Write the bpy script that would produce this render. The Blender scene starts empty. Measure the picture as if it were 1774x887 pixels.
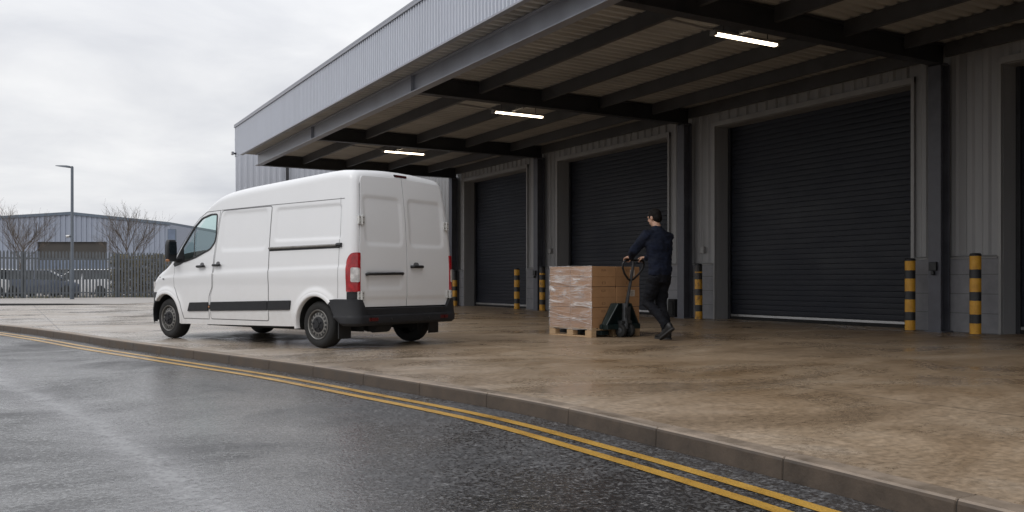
import bpy, bmesh, math, random
from mathutils import Vector, Matrix, noise
from mathutils.geometry import delaunay_2d_cdt
random.seed(7)
PI = math.pi
sc = bpy.context.scene
COL = sc.collection
rad = math.radians

# ------------------------------------------------------------------ camera maths
F_PX, HORIZ, EYE = 1522.0, 488.0, 0.82
YAW = math.atan(872 / F_PX)
SA, CA = math.sin(YAW), math.cos(YAW)

def rf(r, t):
    """camera right / forward metres -> world x, y"""
    return (t * SA + r * CA, t * CA - r * SA)

# ------------------------------------------------------------------ node helpers
def new_mat(name):
    m = bpy.data.materials.new(name)
    m.use_nodes = True
    nt = m.node_tree
    b = nt.nodes['Principled BSDF']
    return m, nt, b

def N(nt, t, **kw):
    n = nt.nodes.new(t)
    for k, v in kw.items():
        if k.startswith('i_'):
            n.inputs[k[2:].replace('_', ' ')].default_value = v
        else:
            setattr(n, k, v)
    return n

def ramp(nt, fac, stops):
    r = nt.nodes.new('ShaderNodeValToRGB')
    el = r.color_ramp.elements
    while len(el) < len(stops):
        el.new(0.5)
    for e, (p, c) in zip(el, stops):
        e.position = p
        e.color = (c[0], c[1], c[2], 1) if not isinstance(c, (int, float)) else (c, c, c, 1)
    nt.links.new(fac, r.inputs['Fac'])
    return r.outputs['Color']

def mixc(nt, fac, a, b, mode='MIX'):
    m = nt.nodes.new('ShaderNodeMix')
    m.data_type = 'RGBA'
    m.blend_type = mode
    for sock, v in ((m.inputs[0], fac), (m.inputs[6], a), (m.inputs[7], b)):
        if hasattr(v, 'is_linked'):
            nt.links.new(v, sock)
        elif isinstance(v, (int, float)):
            sock.default_value = v
        else:
            sock.default_value = (v[0], v[1], v[2], 1)
    return m.outputs[2]

def math_(nt, op, a, b=None, c=None):
    m = nt.nodes.new('ShaderNodeMath')
    m.operation = op
    for i, v in enumerate((a, b, c)):
        if v is None:
            continue
        if hasattr(v, 'is_linked'):
            nt.links.new(v, m.inputs[i])
        else:
            m.inputs[i].default_value = v
    return m.outputs[0]

def coords(nt, scale=(1, 1, 1), which='Object'):
    tc = nt.nodes.new('ShaderNodeTexCoord')
    mp = nt.nodes.new('ShaderNodeMapping')
    mp.inputs['Scale'].default_value = scale
    nt.links.new(tc.outputs[which], mp.inputs['Vector'])
    return mp.outputs['Vector']

def tex(nt, vec, scale, detail=4, rough=0.55, dist=0.0):
    n = N(nt, 'ShaderNodeTexNoise')
    n.inputs['Scale'].default_value = scale
    n.inputs['Detail'].default_value = detail
    n.inputs['Roughness'].default_value = rough
    n.inputs['Distortion'].default_value = dist
    nt.links.new(vec, n.inputs['Vector'])
    return n.outputs['Fac']

def bump(nt, b, h, strength=0.2, dist=0.01):
    bp = N(nt, 'ShaderNodeBump')
    bp.inputs['Strength'].default_value = strength
    bp.inputs['Distance'].default_value = dist
    nt.links.new(h, bp.inputs['Height'])
    nt.links.new(bp.outputs['Normal'], b.inputs['Normal'])

def simple(name, col, rough=0.5, metal=0.0, var=0.25, scale=6.0, stretch=(1, 1, 1), bmp=0.0, bscale=80, spec=0.5, coat=0.0, rvar=0.12):
    m, nt, b = new_mat(name)
    v = coords(nt, stretch)
    n1 = tex(nt, v, scale, 6, 0.65)
    lo = [c * (1 - var) for c in col]
    hi = [min(1, c * (1 + var)) for c in col]
    c = ramp(nt, n1, [(0.3, lo), (0.7, hi)])
    nt.links.new(c, b.inputs['Base Color'])
    r = ramp(nt, n1, [(0.3, max(0.02, rough - rvar)), (0.7, min(1, rough + rvar))])
    nt.links.new(r, b.inputs['Roughness'])
    b.inputs['Metallic'].default_value = metal
    b.inputs['Specular IOR Level'].default_value = spec
    b.inputs['Coat Weight'].default_value = coat
    b.inputs['Coat Roughness'].default_value = 0.06
    if bmp:
        bump(nt, b, tex(nt, v, bscale, 3), bmp, 0.004)
    return m

# ------------------------------------------------------------------ materials
M = {}
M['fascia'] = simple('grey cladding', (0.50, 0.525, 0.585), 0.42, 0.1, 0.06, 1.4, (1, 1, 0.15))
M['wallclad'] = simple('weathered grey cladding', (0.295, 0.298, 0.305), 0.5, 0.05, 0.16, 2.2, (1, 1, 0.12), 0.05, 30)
M['deck'] = simple('galvanised roof deck', (0.40, 0.395, 0.38), 0.6, 0.05, 0.2, 1.5, (0.3, 1, 1))
M['steel'] = simple('dark painted steel', (0.030, 0.031, 0.035), 0.5, 0.0, 0.3, 3, bmp=0.05)
M['steelgrey'] = simple('grey painted steel', (0.27, 0.28, 0.315), 0.4, 0.1, 0.15, 2)
M['purlin'] = simple('purlin steel', (0.055, 0.056, 0.060), 0.5, 0, 0.25, 3)
M['column'] = simple('column steel', (0.085, 0.088, 0.105), 0.45, 0.0, 0.3, 2.5)
M['trim'] = simple('light grey trim', (0.29, 0.29, 0.29), 0.45, 0.1, 0.15, 2.5, (1, 1, 0.3))
M['shutter'] = simple('charcoal shutter', (0.0155, 0.018, 0.026), 0.5, 0.0, 0.3, 1.2, (1, 0.4, 1), spec=0.3)
M['rail'] = simple('aluminium rail', (0.42, 0.42, 0.42), 0.35, 0.6, 0.2, 3)
M['black'] = simple('black plastic', (0.010, 0.0105, 0.012), 0.5, 0, 0.2, 12, bmp=0.08, bscale=300)
M['bumper'] = simple('dark grey bumper plastic', (0.015, 0.0155, 0.018), 0.6, 0, 0.22, 8, bmp=0.08, bscale=250, spec=0.35)
M['rubber'] = simple('tyre rubber', (0.010, 0.010, 0.010), 0.8, 0, 0.4, 14, bmp=0.2, bscale=120)
M['under'] = simple('underbody', (0.012, 0.012, 0.012), 0.8, 0, 0.4, 8)
M['rim'] = simple('steel rim', (0.20, 0.195, 0.185), 0.45, 0.5, 0.3, 12)
M['hinge'] = simple('metal hinge', (0.62, 0.62, 0.60), 0.4, 0.3, 0.2, 30)
M['gap'] = simple('panel gap', (0.13, 0.13, 0.135), 0.7, 0, 0.1, 5)
M['fence'] = simple('grey fence', (0.098, 0.108, 0.118), 0.6, 0.0, 0.25, 3)
M['lamp'] = simple('galvanised lamp post', (0.085, 0.10, 0.12), 0.5, 0.2, 0.2, 3)
M['bark'] = simple('bark', (0.12, 0.10, 0.085), 0.9, 0, 0.3, 8)
M['bluetrim'] = simple('blue grey roof trim', (0.10, 0.13, 0.17), 0.5, 0, 0.15, 3)
M['farclad'] = simple('pale blue cladding', (0.265, 0.30, 0.375), 0.5, 0.1, 0.08, 0.4, (1, 1, 0.1))
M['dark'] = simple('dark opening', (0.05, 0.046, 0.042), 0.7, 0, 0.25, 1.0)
M['blueband'] = simple('blue grey wall band', (0.14, 0.18, 0.26), 0.6, 0, 0.2, 0.8)
M['skin'] = simple('skin', (0.46, 0.27, 0.19), 0.5, 0, 0.1, 20)
M['hair'] = simple('dark hair', (0.006, 0.0045, 0.004), 0.75, 0, 0.4, 60, (1, 1, 0.3), 0.3, 120, spec=0.2)
M['jacket'] = simple('navy jacket', (0.0062, 0.0095, 0.022), 0.85, 0, 0.25, 9, bmp=0.2, bscale=60, spec=0.25)
M['trousers'] = simple('black trousers', (0.0050, 0.0056, 0.0085), 0.85, 0, 0.25, 9, bmp=0.2, bscale=60, spec=0.25)
M['shoe'] = simple('black shoe', (0.012, 0.012, 0.013), 0.5, 0, 0.3, 20)
M['sole'] = simple('shoe sole', (0.03, 0.03, 0.03), 0.8, 0, 0.3, 20)
M['jack'] = simple('dark green enamel', (0.0065, 0.016, 0.0165), 0.42, 0.1, 0.35, 9)
M['jackgrey'] = simple('worn grey steel', (0.055, 0.058, 0.062), 0.45, 0.4, 0.35, 12)
M['buffer'] = simple('rubber buffer', (0.01, 0.01, 0.01), 0.8, 0, 0.3, 8)
M['seat'] = simple('seat cloth', (0.03, 0.032, 0.036), 0.9, 0, 0.2, 20)
M['amber'] = simple('amber lens', (0.30, 0.13, 0.05), 0.3, 0, 0.1, 30)
M['concretebase'] = simple('painted concrete foot', (0.17, 0.13, 0.09), 0.8, 0, 0.3, 20)

def van_paint():
    m, nt, b = new_mat('white van paint')
    v = coords(nt)
    n = tex(nt, v, 2.2, 6, 0.7)
    dirt = tex(nt, v, 9, 8, 0.75)
    sep = N(nt, 'ShaderNodeSeparateXYZ'); nt.links.new(v, sep.inputs[0])
    low = N(nt, 'ShaderNodeMapRange'); nt.links.new(sep.outputs['Z'], low.inputs['Value'])
    low.inputs['From Min'].default_value = 0.95; low.inputs['From Max'].default_value = 0.2
    f = math_(nt, 'MULTIPLY', low.outputs[0], dirt)
    f = math_(nt, 'MULTIPLY', f, 0.55)
    base = ramp(nt, n, [(0.3, (0.735, 0.74, 0.75)), (0.7, (0.755, 0.76, 0.77))])
    c = mixc(nt, f, base, (0.42, 0.37, 0.31))
    nt.links.new(c, b.inputs['Base Color'])
    r = ramp(nt, n, [(0.35, 0.30), (0.7, 0.34)])
    nt.links.new(r, b.inputs['Roughness'])
    b.inputs['Coat Weight'].default_value = 0.35
    b.inputs['Coat Roughness'].default_value = 0.08
    return m
M['van'] = van_paint()

def glass(name, tint, trans=0.8, rough=0.02):
    m, nt, b = new_mat(name)
    nt.nodes.remove(b)
    out = nt.nodes['Material Output']
    t = N(nt, 'ShaderNodeBsdfTransparent'); t.inputs[0].default_value = (*tint, 1)
    g = N(nt, 'ShaderNodeBsdfGlossy'); g.inputs['Roughness'].default_value = rough
    ge = N(nt, 'ShaderNodeNewGeometry')
    dt = N(nt, 'ShaderNodeVectorMath'); dt.operation = 'DOT_PRODUCT'
    nt.links.new(ge.outputs['Normal'], dt.inputs[0]); nt.links.new(ge.outputs['Incoming'], dt.inputs[1])
    x = math_(nt, 'SUBTRACT', 1.0, math_(nt, 'ABSOLUTE', dt.outputs['Value']))
    k = math_(nt, 'ADD', 0.06, math_(nt, 'MULTIPLY', math_(nt, 'POWER', x, 5.0), 0.9))
    mx = N(nt, 'ShaderNodeMixShader')
    nt.links.new(k, mx.inputs[0]); nt.links.new(t.outputs[0], mx.inputs[1]); nt.links.new(g.outputs[0], mx.inputs[2])
    nt.links.new(mx.outputs[0], out.inputs[0])
    return m
M['glass'] = glass('teal window glass', (0.86, 0.985, 0.965))
m, nt, b = new_mat('dark glass')
b.inputs['Base Color'].default_value = (0.01, 0.014, 0.018, 1); b.inputs['Roughness'].default_value = 0.04
M['darkglass'] = m
m, nt, b = new_mat('red lens'); v = coords(nt)
nt.links.new(ramp(nt, tex(nt, v, 20, 2), [(0.35, (0.26, 0.006, 0.010)), (0.65, (0.40, 0.010, 0.015))]), b.inputs['Base Color'])
b.inputs['Roughness'].default_value = 0.12; b.inputs['Coat Weight'].default_value = 0.5
M['red'] = m
M['darkred'] = simple('dark red lens', (0.07, 0.006, 0.007), 0.3, 0, 0.2, 20)
m, nt, b = new_mat('clear lens'); v = coords(nt)
nt.links.new(ramp(nt, tex(nt, v, 16, 2), [(0.35, (0.42, 0.40, 0.39)), (0.65, (0.72, 0.70, 0.68))]), b.inputs['Base Color'])
b.inputs['Roughness'].default_value = 0.1; b.inputs['Metallic'].default_value = 0.2
M['clear'] = m
m, nt, b = new_mat('lit diffuser')
b.inputs['Base Color'].default_value = (0.9, 0.85, 0.75, 1)
b.inputs['Emission Color'].default_value = (1.0, 0.82, 0.60, 1); b.inputs['Emission Strength'].default_value = 8.0
M['diffuser'] = m
m, nt, b = new_mat('clear light cover'); b.inputs['Base Color'].default_value = (0.7, 0.62, 0.5, 1); b.inputs['Roughness'].default_value = 0.3
M['cover'] = m

def wood_mat():
    m, nt, b = new_mat('pallet wood')
    v = coords(nt, (8, 8, 40))
    n = tex(nt, v, 1.5, 6, 0.7, 1.0)
    nt.links.new(ramp(nt, n, [(0.25, (0.34, 0.215, 0.115)), (0.75, (0.58, 0.42, 0.25))]), b.inputs['Base Color'])
    b.inputs['Roughness'].default_value = 0.75
    bump(nt, b, n, 0.25, 0.003)
    return m
M['wood'] = wood_mat()

def card_mat(i):
    m, nt, b = new_mat('cardboard')
    v = coords(nt)
    n = tex(nt, v, 3.5, 5, 0.6)
    k = 0.92 + 0.05 * i
    nt.links.new(ramp(nt, n, [(0.3, (0.37 * k, 0.20 * k, 0.092 * k)), (0.7, (0.46 * k, 0.255 * k, 0.122 * k))]), b.inputs['Base Color'])
    b.inputs['Roughness'].default_value = 0.8
    bump(nt, b, tex(nt, v, 30, 3), 0.12, 0.004)
    return m
CARDS = [card_mat(i) for i in range(3)]
M['print'] = simple('printed box mark', (0.11, 0.06, 0.03), 0.8, 0, 0.3, 40)
M['label'] = simple('paper label', (0.55, 0.50, 0.44), 0.7, 0, 0.25, 60)
M['tape'] = simple('packing tape', (0.26, 0.135, 0.058), 0.3, 0, 0.1, 20)

def film_mat():
    m, nt, b = new_mat('stretch film')
    nt.nodes.remove(b)
    out = nt.nodes['Material Output']
    v = coords(nt, (1, 0.8, 4.5), 'Object')
    n = tex(nt, v, 2.2, 7, 0.62, 1.2)
    n2 = tex(nt, coords(nt, (1, 0.6, 16)), 5.0, 5, 0.6, 0.8)
    rp = ramp(nt, n, [(0.44, 0.08), (0.56, 0.26), (0.68, 0.80)])
    t = N(nt, 'ShaderNodeBsdfTransparent'); t.inputs[0].default_value = (0.97, 0.95, 0.95, 1)
    d = N(nt, 'ShaderNodeBsdfPrincipled')
    d.inputs['Base Color'].default_value = (0.90, 0.88, 0.865, 1); d.inputs['Roughness'].default_value = 0.22
    d.inputs['Coat Weight'].default_value = 0.6
    bp = N(nt, 'ShaderNodeBump'); bp.inputs['Strength'].default_value = 0.6; bp.inputs['Distance'].default_value = 0.02
    nt.links.new(n2, bp.inputs['Height']); nt.links.new(bp.outputs[0], d.inputs['Normal'])
    g = N(nt, 'ShaderNodeBsdfGlossy'); g.inputs['Roughness'].default_value = 0.16
    nt.links.new(bp.outputs[0], g.inputs['Normal'])
    m0 = N(nt, 'ShaderNodeMixShader'); m0.inputs[0].default_value = 0.09
    nt.links.new(t.outputs[0], m0.inputs[1]); nt.links.new(g.outputs[0], m0.inputs[2])
    mx = N(nt, 'ShaderNodeMixShader')
    nt.links.new(rp, mx.inputs[0]); nt.links.new(m0.outputs[0], mx.inputs[1]); nt.links.new(d.outputs[0], mx.inputs[2])
    nt.links.new(mx.outputs[0], out.inputs[0])
    return m
M['film'] = film_mat()

def bollard_mat(phase, worn, dark_top=9.0):
    """yellow post with black bands, bands laid out up its height"""
    m, nt, b = new_mat('hazard striped post')
    v = coords(nt)
    sep = N(nt, 'ShaderNodeSeparateXYZ'); nt.links.new(v, sep.inputs[0])
    wob = math_(nt, 'MULTIPLY', math_(nt, 'SUBTRACT', tex(nt, v, 12, 4), 0.5), 0.016)
    z = math_(nt, 'ADD', sep.outputs['Z'], wob)
    fr = math_(nt, 'FRACT', math_(nt, 'DIVIDE', math_(nt, 'ADD', z, phase), 0.345))
    isb = math_(nt, 'LESS_THAN', fr, 0.40)
    above = math_(nt, 'GREATER_THAN', sep.outputs['Z'], 0.16)
    isb = math_(nt, 'MULTIPLY', isb, above)
    isb = math_(nt, 'MAXIMUM', isb, math_(nt, 'GREATER_THAN', z, dark_top))
    n = tex(nt, v, 7, 8, 0.75)
    yel = ramp(nt, n, [(0.3, (0.48, 0.22, 0.02)), (0.55, (0.68, 0.35, 0.03)), (0.75, (0.70, 0.40, 0.07))])
    blk = ramp(nt, n, [(0.35, (0.012, 0.013, 0.015)), (0.72, (0.035, 0.035, 0.036))])
    c = mixc(nt, isb, yel, blk)
    sc_ = tex(nt, coords(nt, (1, 1, 0.35)), 16, 8, 0.8)
    wr = ramp(nt, sc_, [(0.62 - worn, 0.0), (0.70 - worn, 1.0)])
    c = mixc(nt, math_(nt, 'MULTIPLY', wr, 0.75), c, (0.10, 0.065, 0.04))
    nt.links.new(c, b.inputs['Base Color'])
    b.inputs['Roughness'].default_value = 0.5
    return m

def concrete_mat():
    m, nt, b = new_mat('wet stained concrete')
    v = coords(nt)
    big = tex(nt, v, 0.22, 6, 0.62, 0.4)
    mid = tex(nt, coords(nt, (0.75, 1.25, 1)), 0.75, 9, 0.70, 1.0)
    fine = tex(nt, v, 20, 8, 0.8)
    c1 = ramp(nt, mid, [(0.30, (0.112, 0.071, 0.038)), (0.42, (0.222, 0.148, 0.084)), (0.54, (0.325, 0.236, 0.152)), (0.70, (0.44, 0.355, 0.262))])
    c2 = ramp(nt, big, [(0.35, (0.18, 0.116, 0.062)), (0.65, (0.37, 0.295, 0.22))])
    c = mixc(nt, 0.38, c1, c2)
    fc = ramp(nt, fine, [(0.34, 0.55), (0.5, 0.98), (0.66, 1.32)])
    c = mixc(nt, 1.0, c, fc, 'MULTIPLY')
    # slab joints every six metres
    sep = N(nt, 'ShaderNodeSeparateXYZ'); nt.links.new(v, sep.inputs[0])
    js = []
    for ax, off, per in (('X', 2.15, 4.6), ('Y', 1.2, 6.2)):
        fr = math_(nt, 'FRACT', math_(nt, 'DIVIDE', math_(nt, 'ADD', sep.outputs[ax], off + 50), per))
        d = math_(nt, 'MULTIPLY', math_(nt, 'ABSOLUTE', math_(nt, 'SUBTRACT', fr, 0.5)), per)
        js.append(math_(nt, 'LESS_THAN', d, 0.010))
    j = math_(nt, 'MAXIMUM', js[0], js[1])
    c = mixc(nt, math_(nt, 'MULTIPLY', j, 0.7), c, (0.05, 0.038, 0.028))
    # rained-on ground outside the canopy line, its sky reflection painted in as lighter grey
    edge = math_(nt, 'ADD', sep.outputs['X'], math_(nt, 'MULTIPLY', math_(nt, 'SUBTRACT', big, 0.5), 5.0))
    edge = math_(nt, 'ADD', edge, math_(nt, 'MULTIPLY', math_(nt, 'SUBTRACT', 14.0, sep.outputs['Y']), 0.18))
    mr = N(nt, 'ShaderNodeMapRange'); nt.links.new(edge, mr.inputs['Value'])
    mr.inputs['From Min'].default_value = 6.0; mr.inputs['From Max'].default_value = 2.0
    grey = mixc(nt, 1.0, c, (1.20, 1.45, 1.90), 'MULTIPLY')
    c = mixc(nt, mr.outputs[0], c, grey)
    nt.links.new(c, b.inputs['Base Color'])
    wet = tex(nt, coords(nt, (0.9, 1.2, 1)), 0.55, 7, 0.66, 0.9)
    wet = math_(nt, 'SUBTRACT', wet, math_(nt, 'MULTIPLY', mr.outputs[0], 0.04))
    r = ramp(nt, math_(nt, 'ADD', math_(nt, 'MULTIPLY', wet, 0.75), math_(nt, 'MULTIPLY', fine, 0.25)), [(0.38, 0.13), (0.50, 0.36), (0.62, 0.62)])
    nt.links.new(r, b.inputs['Roughness'])
    b.inputs['Specular IOR Level'].default_value = 0.5
    h = math_(nt, 'ADD', math_(nt, 'MULTIPLY', fine, 0.5), math_(nt, 'MULTIPLY', mid, 0.25))
    bump(nt, b, h, 0.20, 0.012)
    return m
M['concrete'] = concrete_mat()

def asphalt_mat():
    m, nt, b = new_mat('wet asphalt')
    v = coords(nt)
    vo = N(nt, 'ShaderNodeTexVoronoi'); vo.inputs['Scale'].default_value = 46
    nt.links.new(v, vo.inputs['Vector'])
    g1 = tex(nt, v, 75, 3, 0.6)
    g2 = tex(nt, v, 40, 2, 0.55)
    g4 = tex(nt, v, 18, 2, 0.55)
    g3 = tex(nt, v, 4, 4, 0.65)
    big = tex(nt, v, 0.55, 6, 0.62, 0.5)
    grain = math_(nt, 'ADD', math_(nt, 'ADD', math_(nt, 'MULTIPLY', g1, 0.40), math_(nt, 'MULTIPLY', g2, 0.42)), math_(nt, 'MULTIPLY', g4, 0.18))
    c = ramp(nt, grain, [(0.37, (0.008, 0.008, 0.009)), (0.47, (0.030, 0.030, 0.032)), (0.55, (0.068, 0.067, 0.068)), (0.64, (0.19, 0.187, 0.185))])
    cm = ramp(nt, g3, [(0.3, 0.6), (0.7, 1.3)])
    c = mixc(nt, 1.0, c, cm, 'MULTIPLY')
    nt.links.new(c, b.inputs['Base Color'])
    r0 = ramp(nt, math_(nt, 'ADD', math_(nt, 'MULTIPLY', big, 0.5), math_(nt, 'MULTIPLY', grain, 0.5)), [(0.42, 0.10), (0.50, 0.26), (0.57, 0.60)])
    nt.links.new(r0, b.inputs['Roughness'])
    b.inputs['Specular IOR Level'].default_value = 0.45
    h = math_(nt, 'ADD', math_(nt, 'MULTIPLY', vo.outputs['Distance'], 0.35), math_(nt, 'ADD', math_(nt, 'MULTIPLY', grain, 1.3), math_(nt, 'MULTIPLY', g3, 0.5)))
    bp = N(nt, 'ShaderNodeBump'); bp.inputs['Distance'].default_value = 0.010
    st = ramp(nt, big, [(0.36, 0.3), (0.50, 0.5), (0.66, 0.75)])
    nt.links.new(st, bp.inputs['Strength'])
    nt.links.new(h, bp.inputs['Height']); nt.links.new(bp.outputs[0], b.inputs['Normal'])
    cw = ramp(nt, math_(nt, 'ADD', math_(nt, 'MULTIPLY', big, 0.35), math_(nt, 'MULTIPLY', grain, 0.65)), [(0.45, 0.75), (0.515, 0.02)])
    nt.links.new(cw, b.inputs['Coat Weight']); b.inputs['Coat Roughness'].default_value = 0.10; b.inputs['Coat IOR'].default_value = 1.4
    bp2 = N(nt, 'ShaderNodeBump'); bp2.inputs['Distance'].default_value = 0.006; bp2.inputs['Strength'].default_value = 0.45
    nt.links.new(h, bp2.inputs['Height']); nt.links.new(bp2.outputs[0], b.inputs['Coat Normal'])
    return m
M['asphalt'] = asphalt_mat()

def paint_line_mat():
    m, nt, b = new_mat('worn yellow road paint')
    out = nt.nodes['Material Output']
    v = coords(nt)
    fine = tex(nt, v, 110, 4, 0.75)
    mid = tex(nt, v, 4, 6, 0.7)
    c = ramp(nt, mid, [(0.3, (0.36, 0.19, 0.022)), (0.7, (0.56, 0.33, 0.06))])
    fc = ramp(nt, fine, [(0.32, 0.5), (0.6, 1.1)])
    c = mixc(nt, 1.0, c, fc, 'MULTIPLY')
    nt.links.new(c, b.inputs['Base Color']); b.inputs['Roughness'].default_value = 0.35
    bump(nt, b, fine, 0.5, 0.005)
    t = N(nt, 'ShaderNodeBsdfTransparent')
    mx = N(nt, 'ShaderNodeMixShader')
    a = math_(nt, 'ADD', math_(nt, 'MULTIPLY', mid, 0.45), math_(nt, 'MULTIPLY', fine, 0.55))
    nt.links.new(ramp(nt, a, [(0.36, 0.0), (0.43, 1.0)]), mx.inputs[0])
    nt.links.new(t.outputs[0], mx.inputs[1]); nt.links.new(b.outputs[0], mx.inputs[2])
    nt.links.new(mx.outputs[0], out.inputs[0])
    return m
M['yellowline'] = paint_line_mat()

def track_mat():
    m, nt, b = new_mat('worn pale streak')
    out = nt.nodes['Material Output']
    v = coords(nt)
    fine = tex(nt, v, 120, 4, 0.75)
    mid = tex(nt, v, 6, 7, 0.7)
    b.inputs['Base Color'].default_value = (0.40, 0.40, 0.41, 1); b.inputs['Roughness'].default_value = 0.3
    bump(nt, b, fine, 0.5, 0.005)
    uv = N(nt, 'ShaderNodeUVMap')
    sep = N(nt, 'ShaderNodeSeparateXYZ'); nt.links.new(uv.outputs[0], sep.inputs[0])
    e = math_(nt, 'SUBTRACT', 1.0, math_(nt, 'ABSOLUTE', math_(nt, 'SUBTRACT', math_(nt, 'MULTIPLY', sep.outputs['X'], 2.0), 1.0)))
    e = math_(nt, 'POWER', e, 0.6)
    mid2 = tex(nt, v, 1.6, 5, 0.7, 0.8)
    fine2 = tex(nt, v, 45, 3, 0.6)
    a = math_(nt, 'ADD', math_(nt, 'ADD', math_(nt, 'MULTIPLY', mid, 0.35), math_(nt, 'MULTIPLY', mid2, 0.35)), math_(nt, 'MULTIPLY', fine2, 0.5))
    a = math_(nt, 'MULTIPLY', a, e)
    t = N(nt, 'ShaderNodeBsdfTransparent')
    mx = N(nt, 'ShaderNodeMixShader')
    nt.links.new(ramp(nt, a, [(0.24, 0.0), (0.46, 0.26), (0.64, 0.66)]), mx.inputs[0])
    nt.links.new(t.outputs[0], mx.inputs[1]); nt.links.new(b.outputs[0], mx.inputs[2])
    nt.links.new(mx.outputs[0], out.inputs[0])
    return m
M['track'] = track_mat()
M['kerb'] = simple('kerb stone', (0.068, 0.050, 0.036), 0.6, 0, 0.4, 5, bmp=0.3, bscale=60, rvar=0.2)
M['kerb_top'] = simple('pale kerb top', (0.21, 0.165, 0.125), 0.5, 0, 0.35, 4, bmp=0.2, bscale=60, rvar=0.2)  # upper faces get a lighter colour than the kerb's front
M['joint'] = simple('kerb joint', (0.03, 0.025, 0.02), 0.9, 0, 0.2, 5)
M['verge'] = simple('pale tarmac verge', (0.30, 0.28, 0.26), 0.6, 0, 0.15, 1.0)
M['verge_kerb'] = simple('dark kerb edge', (0.03, 0.03, 0.032), 0.7, 0, 0.2, 3)
M['soil'] = simple('open ground', (0.10, 0.10, 0.09), 0.8, 0, 0.3, 0.3)
M['grass'] = simple('rough grass', (0.14, 0.13, 0.06), 0.9, 0, 0.4, 5)

def block_mat():
    m, nt, b = new_mat('painted blockwork')
    v = coords(nt)
    n = tex(nt, v, 3, 7, 0.7)
    c = ramp(nt, n, [(0.3, (0.20, 0.203, 0.22)), (0.7, (0.29, 0.294, 0.315))])
    sep = N(nt, 'ShaderNodeSeparateXYZ'); nt.links.new(v, sep.inputs[0])
    fr = math_(nt, 'FRACT', math_(nt, 'DIVIDE', sep.outputs['Z'], 0.31))
    j = math_(nt, 'LESS_THAN', fr, 0.04)
    c = mixc(nt, math_(nt, 'MULTIPLY', j, 0.6), c, (0.07, 0.07, 0.075))
    nt.links.new(c, b.inputs['Base Color']); b.inputs['Roughness'].default_value = 0.7
    bump(nt, b, tex(nt, v, 60, 3), 0.2, 0.004)
    return m
M['block'] = block_mat()

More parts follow.
